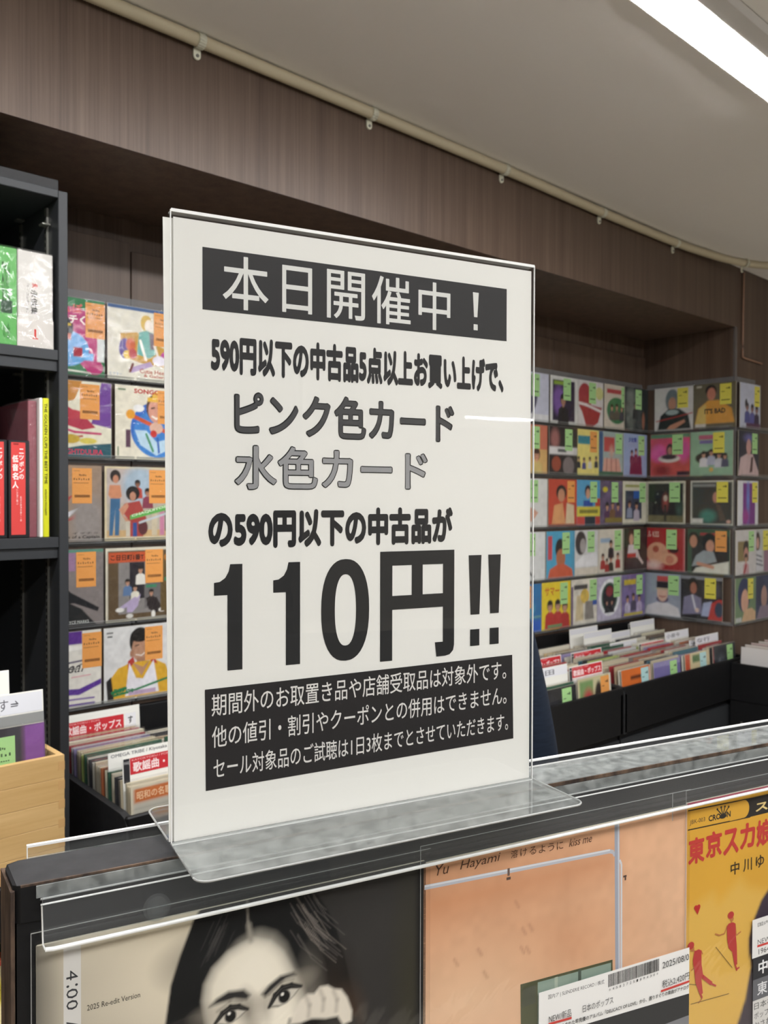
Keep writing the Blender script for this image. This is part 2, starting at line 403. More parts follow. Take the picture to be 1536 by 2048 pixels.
clips = [(0.923, 0.9475, 'nearest the top left corner'), (1.399, 0.941, 'second from the left, above the white sign'), (1.899, 0.934, 'above the right top corner of the white sign'), (2.384, 0.922, 'fourth from the left'), (2.844, 0.917, 'fifth from the left, over the right-hand records'), (3.27, 0.914, 'at the bend by the pillar')]
for i, (x, z, lb) in enumerate(clips):
    y = 1.588 if i < 5 else 1.535
    o = empty('pipe_clip', (x, y, z+H)); tag(o, 'cream saddle clip on the beige pipe, ' + lb, 'clip', 'pipe clips')
    b = MB(); ring = []
    for k in range(15):
        t = math.radians(-60 + k*300/14); ring.append((0.0158*math.sin(t)*-1, 0.0158*math.cos(t)))
    for k in range(14):
        (y0, z0), (y1, z1) = ring[k], ring[k+1]
        b.add([(-0.008, y0, z0), (0.008, y0, z0), (0.008, y1, z1), (-0.008, y1, z1), (-0.008, y0*.9, z0*.9), (0.008, y0*.9, z0*.9), (0.008, y1*.9, z1*.9), (-0.008, y1*.9, z1*.9)], [(0, 1, 2, 3), (4, 5, 1, 0), (6, 7, 3, 2), (5, 6, 2, 1), (7, 4, 0, 3), (7, 6, 5, 4)], M['clip'], True)
    b.build('strap', o)
    yt = 0.015
    n = 14; pts = [(-0.008, -0.012)] + [(0.008*math.cos(t), -0.026+0.008*math.sin(t)) for t in np.linspace(math.pi, 2*math.pi, n)] + [(0.008, -0.012)]
    MB().prism(pts, yt-0.004, yt, 1, M['clip']).build('tab', o)
    MB().prism([(0.0035*math.cos(2*math.pi*k/10), -0.026+0.0035*math.sin(2*math.pi*k/10)) for k in range(10)], yt-0.0062, yt-0.004, 1, M['metal']).build('screw', o)
cb = MB().tube(sample([Vector(p) for p in [(3.392, 1.598, H+0.91), (3.390, 1.5985, H+0.8), (3.388, 1.5985, H+0.66), (3.388, 1.5985, H+0.585), (3.394, 1.5985, H+0.572), (3.45, 1.5985, H+0.569), (3.56, 1.5985, H+0.565)]], 0.02), 0.0042, M['copper'], 8).build('thin_cable')
tag(cb, 'thin brown cable dropping down the dark pillar from the pipe bend', 'cable')

# ================================================================ NEAR RACK (own frame: x along the rack, y away from the camera, z up)
AR = math.radians(47.8 - 62.6)
rackT = lambda name: empty(name, (0, 0, H), AR)
rk = rackT('display_rack'); tag(rk, 'black double-sided display rack in front, worn at its left corner', 'display rack')
b = MB(); y0, y1 = 0.645, 0.692; c = 0.004
b.prism([(0.046+c, y0), (1.75, y0), (1.75, y1), (0.052, y1), (0.044, y1-0.004), (0.0425, y1-0.012), (0.045, y0+c)], -0.2965, -0.27, 2, M['black'])
# grey-black top face, lighter than the rest of the board
b.add([(0.0475, y0+.0008, -0.2698), (1.75, y0+.0008, -0.2698), (1.75, y1-.0008, -0.2698), (0.0525, y1-.0008, -0.2698), (0.0445, y1-0.006, -0.2698)], [(0, 1, 2, 3, 4)], M['blackgrey'])
b.build('top_board', rk)
MB().box(0.0475, 1.748, 0.6465, 0.690, -1.49, -0.2968, M['black']).build('body_panel', rk)
MB().prism([(0.0400, 0.692), (0.0435, 0.6452), (0.0462, 0.6452), (0.0470, 0.691)], -1.49, -0.2735, 2, M['worn']).build('edge_strip', rk)
MB().box(0.0500, 1.745, 0.6446, 0.6462, -0.2712, -0.2697, M['worn']).build('edge_strip', rk)
MB().box(0.02, 1.77, 0.60, 0.74, -1.4995, -1.49, M['black'], 0.002).build('foot_plate', rk)

# clear front ledge: hooks over the board edge, drops, then flares to the lip
fl = rackT('clear_record_ledge'); tag(fl, 'clear acrylic ledge holding down the album tops on the rack front', 'acrylic ledge')
def strip(pts, th, x0, x1, m, medge=None):
    b = MB(); n = len(pts); off = []
    for i in range(n):
        a = Vector(pts[max(i-1, 0)]); c_ = Vector(pts[min(i+1, n-1)]); d = (c_-a).normalized(); off.append((pts[i][0]-d.y*th, pts[i][1]+d.x*th))
    b.prism(list(pts)+off[::-1], x0, x1, 0, m, medge or m); return b
strip([(0.6430, -0.2715), (0.6430, -0.2800)], 0.0016, 0.0600, 1.70, M['dusty'], M['edgegrey']).build('upper_strip', fl)
strip([(0.6405, -0.2785), (0.6405, -0.2835), (0.6335, -0.3085), (0.6322, -0.3115)], -0.0018, 0.0635, 1.70, M['clear'], M['edge']).build('front_sheet', fl)
b = MB(); b.tube([(0.0625, 0.6412, -0.2803), (1.70, 0.6412, -0.2803)], 0.0008, M['edgegrey'], 8); b.build('ridge', fl)
b = MB(); b.tube([(0.0625, 0.6402, -0.2838), (1.70, 0.6402, -0.2838)], 0.0007, M['edge'], 8); b.build('ridge', fl)
b = MB(); b.tube([(0.0645, 0.6318, -0.3118), (0.07, 0.6315, -0.3124), (1.70, 0.6315, -0.3124)], 0.0016, M['edge'], 8); b.build('lip', fl)
b = MB(); b.tube([(0.0632, 0.6397, -0.2845), (0.0632, 0.6330, -0.3085), (0.0645, 0.6318, -0.3120)], 0.0006, M['edge'], 6); b.build('side_edge', fl)
b = MB()
for r_, h_ in ((0.0100, 0.0006), (0.0078, 0.0012), (0.0045, 0.0018)):
    b.prism([(0.1415+r_*math.cos(2*math.pi*k/28), -0.3000+r_*math.sin(2*math.pi*k/28)) for k in range(28)], 0.6340-h_, 0.6345, 1, M['clear'])
b.build('round_pad', fl)
MB().box(0.0600, 1.70, 0.600, 0.646, -0.633, -0.630, M['clear']).build('bottom_shelf', fl)
MB().box(0.0600, 1.70, 0.598, 0.600, -0.633, -0.610, M['clear']).build('bottom_lip', fl)

bl = rackT('clear_record_ledge'); tag(bl, 'clear acrylic strip standing up behind the rack top', 'acrylic ledge')
strip([(0.6962, -0.30), (0.6955, -0.2755), (0.7045, -0.2755)], 0.0016, 0.060, 1.70, M['dusty']).build('lower_sheet', bl)
MB().box(0.0595, 1.70, 0.7045, 0.7070, -0.310, -0.2665, M['clear']).build('rear_sheet', bl)
MB().box(0.0595, 1.70, 0.7042, 0.7073, -0.2665, -0.2648, M['edge']).build('rear_edge', bl)
MB().box(0.0590, 0.0597, 0.7040, 0.7073, -0.310, -0.2648, M['edge']).build('side_edge', bl)
tp = rackT('clear_top_cover'); tag(tp, 'dusty clear acrylic cover lying on the rack top right of the sign', 'acrylic cover')
MB().box(0.502, 1.70, 0.6452, 0.6925, -0.2694, -0.2672, M['dusty']).build('cover_sheet', tp)
MB().box(0.502, 1.70, 0.6900, 0.6925, -0.2672, -0.2662, M['edgegrey']).build('rear_ridge', tp)
MB().box(0.502, 1.70, 0.6445, 0.6452, -0.2694, -0.2678, M['worn']).build('front_edge', tp)

# ---------------- sign holder and poster
sh = rackT('sign_holder'); tag(sh, 'clear acrylic T-shaped sign holder standing on the rack top', 'sign holder')
def rounded(x0, x1, ya, yb, r, corners):
    pts = []
    for (cx, cy, sx, sy, on) in ((x0, ya, 1, 1, corners[0]), (x1, ya, -1, 1, corners[1]), (x1, yb, -1, -1, corners[2]), (x0, yb, 1, -1, corners[3])):
        if not on: pts.append((cx, cy)); continue
        a0 = {(1, 1): math.pi, (-1, 1): 1.5*math.pi, (-1, -1): 0.0, (1, -1): 0.5*math.pi}[(sx, sy)]
        for k in range(7):
            t = a0 + k*math.pi/12; pts.append((cx+sx*r+r*math.cos(t), cy+sy*r+r*math.sin(t)))
    return pts
MB().prism(rounded(0.1565, 0.4975, 0.5785, 0.6545, 0.010, (1, 1, 0, 0)), -0.2646, -0.2622, 2, M['dusty']).build('base_plate', sh)
MB().prism(rounded(0.1565, 0.4975, 0.6625, 0.738, 0.010, (0, 0, 1, 1)), -0.2646, -0.2622, 2, M['clear']).build('base_plate', sh)
def outline(x0, x1, ya, yb, corners, name):
    p = rounded(x0, x1, ya, yb, 0.010, corners); p = p + [p[0]]
    b = MB(); b.tube([(x, y, -0.2634) for x, y in p], 0.0009, M['edgegrey'], 6); b.build(name, sh)
outline(0.1565, 0.4975, 0.5785, 0.6545, (1, 1, 0, 0), 'base_edge'); outline(0.1565, 0.4975, 0.6625, 0.738, (0, 0, 1, 1), 'base_edge')
MB().box(0.1572, 0.4962, 0.6530, 0.6545, -0.2640, 0.2185, M['front']).build('front_sheet', sh)
MB().box(0.1572, 0.4962, 0.6610, 0.6625, -0.2640, 0.2185, M['clear']).build('rear_sheet', sh)
b = MB(); b.box(0.1572, 0.4962, 0.6530, 0.6625, 0.2172, 0.2188, M['edgegrey'], 0.0004)
b.box(0.1572, 0.4962, 0.6526, 0.6534, 0.2168, 0.2192, M['edge']); b.build('top_fold', sh)
b = MB(); b.box(0.1566, 0.1572, 0.6530, 0.6545, -0.264, 0.2185, M['edge']); b.build('side_edge', sh)
b = MB(); b.box(0.4962, 0.4970, 0.6530, 0.6545, -0.264, 0.2185, M['edge']); b.build('side_edge', sh)
b = MB(); b.box(0.1572, 0.4962, 0.6528, 0.6545, -0.2644, -0.2634, M['edge']); b.build('bottom_bend', sh)

po = rackT('sale_poster'); tag(po, 'white sale poster with black Japanese lettering and large 110 yen', 'poster')
MB().box(0.1596, 0.4952, 0.6562, 0.6568, -0.2628, 0.2140, M['paper']).build('sheet', po)
pq = rackT('paper_sheet'); tag(pq, 'blank white sheet behind the poster, edge sticking out at the left', 'paper')
MB().prism([(0.1522, 0.2134), (0.4925, 0.2134), (0.4945, -0.2630), (0.1562, -0.2632)], 0.6582, 0.6588, 1, M['paper']).build('sheet', pq)
PZ = 0.6560
def pposter(name, fn, mat='print'):
    c = Canvas(); fn(c)
    o = c.build(name, po, M[mat]); o.rotation_euler = (math.pi/2, 0, 0); o.location = (0, PZ, 0); return o
INK, WHT = '242424', 'e4e4df'
def banner1(c):
    c.rect(0.1820, 0.1462, 0.4671, 0.1942, '2e2e30')
    for ch, x0, x1, ya, yb in (('本', .198, .2356, .1490, .1908), ('日', .2472, .2732, .1510, .1888), ('開', .2864, .3215, .1503, .1904), ('催', .328, .3656, .1500, .1908), ('中', .3734, .4061, .1494, .1911)):
        c.text(ch, x0, ya, x1, yb, WHT, 0.006, res=4)
    c.poly([(.4299, .1872), (.4362, .1872), (.4348, .1650), (.4312, .1650)], WHT); c.rect(.4308, .1532, .4352, .1585, WHT)
pposter('headline_banner', banner1)
pposter('line_lettering', lambda c: c.text('590円以下の中古品5点以上お買い上げで、', .1886, .0975, .4640, .1290, '2a2a2b', 0.05, res=4))
pposter('line_lettering', lambda c: (c.text('ピンク色カード', .2069, .0500, .4107, .0862, '101010', 0.036, res=4), c.text('ピンク色カード', .2081, .0509, .4095, .0853, '4a4a4b', 0.016, res=4)))
pposter('line_lettering', lambda c: (c.text('水色カード', .2069, .0070, .3835, .0432, '161616', 0.034, res=4), c.text('水色カード', .2080, .0079, .3825, .0423, '9a9a9b', 0.014, res=4)))
pposter('line_lettering', lambda c: c.text('の590円以下の中古品が', .1864, -.0395, .4095, -.0068, '202021', 0.05, res=4))
def big(c):
    for x0, x1 in ((.1909, .2139), (.2397, .2629)):
        w_ = x1-x0; c.poly([(x0, -.0755), (x0, -.0655), (x0+.0045, -.0650), (x0+.009, -.0620), (x0+.0118, -.0570), (x0+.0130, -.0513), (x1, -.0513), (x1, -.1350), (x0+.0108, -.1350), (x0+.0108, -.0755)], INK)
    n = 40; cx, cy = .3038, -.0930
    for k in range(n):
        a, b_ = 2*math.pi*k/n, 2*math.pi*(k+1)/n
        def q(t, rx, ry):
            ct, st = math.cos(t), math.sin(t); e = 0.86
            return (cx+rx*math.copysign(abs(ct)**e, ct), cy+ry*math.copysign(abs(st)**e, st))
        c.z -= c.step*0.999
        c.poly([q(a, .0222, .0428), q(b_, .0222, .0428), q(b_, .0098, .0300), q(a, .0098, .0300)], INK)
    c.z += c.step
    x0, x1, t, bt = .3365, .4112, -.0450, -.1395
    c.rect(x0, bt, x0+.0118, t, INK); c.rect(x0, t-.0123, x1, t, INK); c.rect(x1-.0118, -.1310, x1, t, INK)
    c.rect(x0, -.0955, x1, -.0835, INK); c.rect(.3675, -.0955, .3785, t, INK)
    c.poly([(x1-.0200, -.1268), (x1-.0118, -.1268), (x1, -.1300), (x1-.0010, -.1350), (x1-.0045, -.1385), (x1-.0095, -.1396), (x1-.0185, -.1396)], INK)
    for x in (.4265, .4478):
        c.poly([(x, -.0505), (x+.0138, -.0505), (x+.0118, -.1045), (x+.0022, -.1045)], INK); c.rect(x+.0018, -.1330, x+.0118, -.1180, INK)
pposter('price_lettering', big)
def banner2(c):
    c.poly([(.1836, -.1483), (.1843, -.2275), (.4768, -.2232), (.4751, -.1447)], '262323')
    for body, x0, x1, yl, yt, yr, yrt in (('期間外のお取置き品や店舗受取品は対象外です。', .1890, .4683, -.1700, -.1526, -.1666, 0), ('他の値引・割引やクーポンとの併用はできません。', .1892, .4688, -.1948, -.1776, -.1900, 0), ('セール対象品のご試聴は1日3枚までとさせていただきます。', .1904, .4707, -.2192, -.2030, -.2146, 0)):
        c.text(body, x0, yl, x1, yt, 'e6e3de', 0.004, slope=(yr-yl)/(x1-x0), res=3)
pposter('notice_banner', banner2)

# ================================================================ ALBUMS ON THE RACK
def nonuni(n, lo=0.50, fine=0.9):
    a = int(n*(1-fine)); return np.concatenate([np.linspace(0, lo, max(a, 4), endpoint=False), np.linspace(lo, 1, int(n*fine*0.5)+2)])
def album(name, s0, ztop, label, wrap, cap):
    o = rackT(name); tag(o, label, 'record')
    o.location = Vector((0, 0, H)) + Vector((math.cos(AR), math.sin(AR), 0))*s0 + Vector((-math.sin(AR), math.cos(AR), 0))*0.6426 + Vector((0, 0, ztop-0.315))
    MB().box(0, 0.315, 0.0002, 0.0030, 0, 0.315*cap, M['cream'], 0.0008).build('sleeve', o)
    x0, x1, zt = wrap
    MB().box(x0, x1, -0.0016, 0.0034, -0.004, zt, M['wrapsoft'], 0.0008).build('plastic_wrap', o)
    MB().box(x0, x1, -0.0017, -0.0014, zt-0.0003, zt+0.0002, M['edgegrey']).build('wrap_edge', o)
    MB().box(x0-0.0002, x0+0.0002, -0.0018, -0.0014, 0.15, zt, M['edgegrey']).build('wrap_edge', o)
    return o
def art(o, c, mat='printgloss', name='cover_print', y=0.0):
    p = c.build(name, o, M[mat], scale=0.315); p.rotation_euler = (math.pi/2, 0, 0); p.location = (0, y, 0); return p

# --- first album: black and white portrait
us = np.linspace(0, 1, 330); vs = nonuni(560)*.984
p = Paint(us, vs, 'bdb3a0', 0.008)
p.grad(0.0, 0.7, 0.30, 0.9, 'a59e8f', 'e6dac2')
p.grad(0.0, 0.5, 0.035, 0.5, '4c4945', 'b8ae9b', 0.0)
m = np.clip((0.06-p.U)/0.06, 0, 1); p.mix(m*0.75, '55524c')
p.noise(0.05, 9, 1)
# right-hand dark ground
p.poly([(0.56, 1.02), (1.02, 1.02), (1.02, -0.02), (0.6, -0.02)], '2b2927', 0.05)
p.ell(0.86, 0.86, 0.13, 0.10, '3b3937', 0.2, a=0.6); p.ell(0.84, 0.70, 0.08, 0.16, '383533', 0.2, a=0.6); p.ell(0.95, 0.64, 0.035, 0.2, '3a3726', 0.08, a=0.7); p.rect(0.972, 0, 1.02, 1.02, '1e1d1c', 0.02)
HL = [(0.285, 0.73), (0.298, 0.819), (0.32, 0.883), (0.353, 0.964), (0.40, 1.03), (0.60, 1.03), (0.666, 0.973), (0.702, 0.919), (0.73, 0.861), (0.754, 0.778), (0.773, 0.7), (0.795, 0.62), (0.811, 0.585), (0.86, 0.3), (0.86, -0.02), (0.25, -0.02), (0.275, 0.4)]
p.poly(HL, '0f0f10', 0.008)
p.ell(0.40, 0.86, 0.09, 0.05, '1a1a1b', 0.08, a=0.8); p.ell(0.72, 0.70, 0.05, 0.08, '261d17', 0.08, a=0.9); p.ell(0.76, 0.62, 0.04, 0.06, '4c3a2c', 0.06, a=0.8)
r_ = random.Random(3)
for k in range(34):   # strands catching light
    x = 0.60 + r_.random()*0.07; y = 0.86 + r_.random()*0.11; l = 0.05+r_.random()*0.07
    p.line([(x, y), (x+0.35*l, y-0.6*l), (x+0.75*l, y-1.0*l)], 0.0014, '6b6560' if k % 3 else '8b8178', 0.004, 0.6)
for k in range(16):
    x = 0.37 + r_.random()*0.06; y = 0.84 + r_.random()*0.08; l = 0.04+r_.random()*0.03
    p.line([(x+l*.5, y+l), (x, y)], 0.0013, '4d4a48', 0.005, 0.5)
FC = [(0.392, 0.60), (0.385, 0.70), (0.374, 0.763), (0.380, 0.802), (0.400, 0.836), (0.441, 0.867), (0.482, 0.879), (0.505, 0.884), (0.55, 0.866), (0.585, 0.832), (0.612, 0.779), (0.622, 0.756), (0.640, 0.718), (0.660, 0.676), (0.675, 0.60), (0.65, 0.50), (0.58, 0.42), (0.50, 0.40), (0.43, 0.47)]
p.poly(FC, '8c867c', 0.016)
p.poly([(0.5+(x-0.51)*0.90+0.006, 0.69+(y-0.69)*0.95) for x, y in FC], 'e6decb', 0.035)
p.poly([(0.5+(x-0.51)*0.6+0.02, 0.73+(y-0.69)*0.75) for x, y in FC], 'f0e8d6', 0.08)
p.ell(0.655, 0.69, 0.03, 0.09, '8f887c', 0.05, a=0.5)
p.line([(0.487, 1.0), (0.490, 0.93), (0.497, 0.884)], 0.004, '8b857b', 0.008); p.line([(0.492, 0.92), (0.498, 0.88)], 0.010, '9b9589', 0.014)
# shaded eye sockets, brows
p.ell(0.44, 0.722, 0.060, 0.022, 'a89f90', 0.04, a=0.8); p.ell(0.492, 0.700, 0.020, 0.045, '8e867a', 0.035, rot=0.2, a=0.9)
p.ell(0.585, 0.735, 0.055, 0.020, 'aba292', 0.04, rot=0.25, a=0.8); p.ell(0.535, 0.700, 0.014, 0.03, 'a0988a', 0.03, a=0.7)
p.poly([(0.392, 0.742), (0.410, 0.757), (0.440, 0.768), (0.480, 0.762), (0.496, 0.744), (0.486, 0.735), (0.455, 0.745), (0.42, 0.744)], '2b2928', 0.012)
p.poly([(0.526, 0.738), (0.545, 0.756), (0.575, 0.772), (0.612, 0.772), (0.618, 0.764), (0.59, 0.760), (0.56, 0.744), (0.535, 0.728)], '2b2928', 0.012)
for (ex, ey, er, hw) in ((0.447, 0.7045, 0.10, 0.037), (0.588, 0.7165, 0.28, 0.040)):
    ct, st = math.cos(er), math.sin(er)
    T = lambda x, y: (ex+(x*ct-y*st)*hw, ey+(x*st+y*ct)*hw)
    p.poly([T(-1.15, -.1), T(-.6, .45), T(0, .68), (T(.6, .5)), T(1.1, .05), T(.6, -.25), T(0, -.45), T(-.6, -.4)], '1e1c1c', 0.008)
    p.poly([T(-.95, -.12), T(-.5, .20), T(0, .38), T(.5, .25), T(.95, 0), T(.5, -.26), T(0, -.42), T(-.5, -.35)], 'cfc8ba', 0.005)
    c0 = T(-0.05, .02); p.ell(c0[0], c0[1], hw*.40, hw*.42, '141312', 0.005); c1 = T(-.12, .22); p.ell(c1[0], c1[1], hw*.10, hw*.10, 'f4f0e6', 0.004)
    p.line([T(-1.15, -.1), T(-.6, .48), T(0, .70), T(.6, .52), T(1.15, .05)], hw*.20, '191818', 0.006)
    p.line([T(-.9, .65), T(0, 1.0), T(.8, .75)], hw*.08, '6d675e', 0.01, 0.7)
p.poly([(0.50, 0.69), (0.512, 0.60), (0.49, 0.575), (0.515, 0.562), (0.545, 0.575), (0.53, 0.6)], 'b9b09f', 0.03, 0.7)
p.poly([(0.47, 0.505), (0.50, 0.52), (0.515, 0.515), (0.53, 0.52), (0.565, 0.505), (0.52, 0.482)], '4c4542', 0.012)
# dark cuff and the fist on the cheek
p.poly([(0.60, 0.655), (0.66, 0.640), (0.72, 0.640), (0.79, 0.605), (0.86, 0.3), (0.8, -0.02), (0.42, -0.02), (0.5, 0.35)], '130e0b', 0.014)
p.poly([(0.600, 0.640), (0.613, 0.672), (0.628, 0.694), (0.650, 0.706), (0.668, 0.702), (0.684, 0.716), (0.706, 0.714), (0.724, 0.700), (0.745, 0.693), (0.762, 0.668), (0.776, 0.628), (0.774, 0.602), (0.750, 0.598), (0.735, 0.625), (0.70, 0.628), (0.66, 0.640), (0.63, 0.636)], 'e2d9c9', 0.010)
for x, y in ((0.655, 0.675), (0.695, 0.68), (0.733, 0.668)): p.line([(x-.01, y+.026), (x, y), (x-.003, y-.028)], 0.004, 'a0978a', 0.016, 0.8)
p.rect(-0.01, -0.01, 1.01, 0.004, '55514a')
A1 = album('album_record', 0.0597, -0.3085, 'black and white portrait album in clear wrap at the rack left end', (-0.0035, 0.3190, 0.3205), .984)
c = Canvas(); c.grid(us, vs, p.c)
c.rect(0.057, -0.0, 0.0945, 0.974, 'd8d5d0')
for ch, y0_, y1_ in (('4', .890, .912), (':', .874, .880), ('0', .848, .870), ('0', .822, .844), ('A', .772, .797)):
    c.text(ch, .063, y0_, .088, y1_, '3a3a3c', 0.0, rot=-90)
c.text('M', .063, .715, .088, .742, '3a3a3c', rot=-90)
c.text('2025 Re-edit Version', .1075, .8105, .2265, .8235, '3b3732', 0.004)
art(A1, c)

# --- second album: peach plaster wall with pipes
us = np.linspace(0, 1, 150); vs = nonuni(240)*.970
p = Paint(us, vs, 'dca67f', 0.01); p.grad(0, 1, 0.3, 0.4, 'd09a74', 'e3b794'); p.noise(0.07, 8, 5); p.noise(0.05, 40, 6)
p.rect(-0.01, 0.80, 0.70, 0.895, 'bf7f55', 0.10, 0.55)
p.ell(0.5, 0.62, 0.25, 0.13, 'c98e66', 0.2, a=0.5); p.ell(0.15, 0.55, 0.2, 0.1, 'e9c8a6', 0.2, a=0.6)
for x, y in ((0.31, 0.80), (0.335, 0.715), (0.36, 0.72), (0.18, 0.69), (0.35, 0.655), (0.33, 0.66), (0.10, 0.68), (0.20, 0.62)):
    p.line([(x, y), (x+0.012, y-0.02)], 0.004, '9c6f57', 0.012, 0.6)
A2 = album('album_record', 0.3726, -0.3065, 'peach plaster wall album in clear wrap in the middle of the rack', (-0.0040, 0.3180, 0.3220), .970)
c = Canvas(); c.grid(us, vs, p.c)
c.line([(0.003, .9035), (0.67, .880)], 0.0135, 'b9bcc4'); c.line([(0.003, .9065), (0.67, .8832)], 0.005, 'd8dade'); c.line([(0.668, .8795), (0.684, .874), (0.690, .862)], 0.012, 'b9bcc4')
c.line([(0.697, .970), (0.707, .30)], 0.020, 'a2a7b3'); c.line([(0.703, .970), (0.713, .30)], 0.006, 'c8ccd4'); c.line([(0.7095, .845), (0.7165, .830), (0.7205, .30)], 0.007, 'd2d4d8')
c.rect(.281, .880, .289, .902, '6e5a52'); c.rect(.2775, .868, .2925, .876, '54443d'); c.rect(.724, .786, .738, .792, '54443d'); c.rect(.730, .776, .736, .786, '54443d')
c.poly([(.329, .550), (.682, .537), (.690, .20), (.335, .2)], '4e5138'); c.poly([(.392, .540), (.676, .529), (.676, .40), (.392, .40)], '8b9e91'); c.rect(.335, .48, .385, .535, '4a4d3e')
for x in (.4550, .545): c.rect(x, .40, x+.012, .5385, 'a9b5a5' if x < .5 else '4f5a50')
c.text('Yu', .038, .9285, .082, .958, '5a3d2c', 0, 0.25); c.text('Hayami', .118, .9225, .256, .9555, '5a3d2c', 0, 0.25)
for i, ch in enumerate('溶けるように'): c.text(ch, .293+i*.0335, .9285-i*.0012, .293+i*.0335+.024, .952-i*.0012, '5a3d2c')
c.text('kiss me', .507, .923, .596, .947, '5a3d2c', 0, 0.3)
art(A2, c)
c = Canvas()
c.poly([(.392, .511), (1.008, .500), (1.008, .20), (.392, .20)], 'e3e1de')
c.poly([(.392, .376), (1.008, .347), (1.008, .20), (.392, .20)], '3a3a3a'); c.rect(.86, .2, 1.008, .275, '7d7d80')
c.text('国内ア | SLENDERIE RECORD / 株式', .427, .480, .644, .496, '3d3d3d', slope=-0.04)
x = .660; r_ = random.Random(5)
while x < .872:
    wd = r_.choice((.0018, .0018, .0032)); c.rect(x, .458, x+wd, .4975, '2c2c2c'); x += wd + r_.choice((.0016, .0024))
for i, ch in enumerate('*4582725189430*'): c.text(ch, .662+i*.0142, .4465, .668+i*.0142, .4545, '3d3d3d')
c.text('2025/08/0', .886, .461, 1.004, .482, '4a4a4a'); c.text('税込2,420円', .886, .396, 1.006, .422, '4a4a4a')
c.text('日本のポップス', .557, .408, .679, .431, '555555', slope=-0.03); c.text('NEW/新品', .428, .412, .513, .436, '555555', slope=-0.03)
c.line([(.426, .4095), (.514, .4045)], .007, 'c4463f'); c.line([(.880, .3895), (1.006, .3895)], .007, 'c4463f')
c.text('にリリースされた早見優のアルバム「DELICACY OF LOVE」から、選りすぐりの楽曲がアナログ', .420, .386, 1.005, .4000, '2a2a2a', 0.01, slope=-0.035)
art(A2, c, 'print', 'info_label', -0.0019)

# --- third album: yellow with red lettering
us = np.linspace(0, 1, 120); vs = nonuni(200)*.982
p = Paint(us, vs, 'd9a63e', 0.006); p.noise(0.05, 6, 9)
p.poly([(-.01, .62), (.12, .66), (.15, .62), (.25, .68), (.30, .64), (.42, .60), (.5, .3), (.4, -.02), (-.01, -.02)], 'dfb458', 0.05, 0.9)
p.poly([(0.40, 0.62), (0.36, 0.585), (0.325, 0.53), (0.298, 0.47), (0.297, 0.42), (0.312, 0.37), (0.282, 0.255), (0.245, 0.182), (0.2, -.02), (0.8, -.02), (0.85, 0.3), (0.7, 0.6), (0.55, 0.66)], '3f3440', 0.012)
p.poly([(0.42, 0.52), (0.66, 0.52), (0.64, 0.3), (0.5, 0.2), (0.4, 0.32)], 'c99678', 0.03)
A3 = album('album_record', 0.6877, -0.3085, 'yellow album with red title lettering at the right end of the rack', (-0.0035, 0.3180, 0.3235), .982)
MB().box(-.0230, -.0037, -.0022, -.0017, .296, .3237, M['wrapsoft']).build('wrap_flap', A3)
MB().box(-.0233, -.0229, -.0023, -.0017, .296, .3237, M['edgegrey']).build('wrap_edge', A3)
c = Canvas(); c.grid(us, vs, p.c)
c.rect(0, .9665, 1, .982, 'b0284c')
c.line([(0.003, .957), (.30, .951)], .004, '2b2620'); c.line([(0.003, .893), (.30, .887)], .004, '2b2620')
c.rect(.27, .887, 1.0, .953, '33302c'); c.rect(.2, .8895, .268, .9505, 'd9a63e'); c.ell(.268, .920, .026, .0305, 'd9a63e', 24)
c.text('JBK-003', .012, .9055, .082, .924, '4b4436'); c.text('CROWN', .098, .9045, .203, .925, '33302c', 0.04)
for dx in (-.018, -.006, .006, .018): c.line([(.166, .912), (.166+dx*1.5, .9445-abs(dx)*.3)], .004, '33302c'); c.ell(.166+dx*1.5, .9455-abs(dx)*.3, .004, .004, '33302c', 10)
c.ell(.166, .912, .017, .008, '33302c', 14)
c.text('ステレオ', .326, .899, .60, .931, 'e9cf8c', 0.03)
for i, ch in enumerate('東京スカ娘'):
    y0_ = .775+(i % 2)*.006; c.text(ch, .005+i*.0815, y0_, .005+i*.0815+.075, y0_+.088+(i == 4)*.005, 'c2413b', 0.035)
for i, ch in enumerate('中川ゆき'): c.text(ch, .205+i*.062, .702, .205+i*.062+.042, .746, '3d3324', 0.012)
for x, y, s in ((.048, .624, .014),):
    c.ell(x-s*.45, y+s*.3, s*.58, s*.6, 'b9322f', 16); c.ell(x+s*.45, y+s*.3, s*.58, s*.6, 'b9322f', 16); c.poly([(x-s*.98, y+s*.1), (x+s*.98, y+s*.1), (x+.1*s, y-s*1.5)], 'b9322f')
RD, SK = 'b9403c', 'b97845'
q_ = lambda pts: [(.208+(X-418)*.000594, .563-((Y-1165)+.2*(X-418))/2353) for X, Y in pts]
def fig(c, hair, face, body, arms, shoes):
    for pts in arms: c.line(q_(pts), .0050, SK)
    c.poly(q_(body), RD)
    (x, y), = q_([face]); c.ell(x, y, .0080, .0085, SK, 14)
    (x, y), = q_([hair]); c.ell(x, y, .0150, .0125, RD, 18)
    for pts in shoes: c.line(q_(pts), .0060, RD)
fig(c, (416, 1156), (426, 1188), [(398, 1222), (432, 1215), (455, 1228), (456, 1300), (466, 1400), (472, 1560), (450, 1570), (430, 1455), (400, 1420), (388, 1350), (384, 1250)], [[(390, 1235), (365, 1300), (325, 1308), (290, 1292)], [(452, 1235), (462, 1325), (500, 1298)], [(425, 1195), (420, 1222)]], [[(456, 1565), (470, 1612)], [(462, 1600), (490, 1588)]])
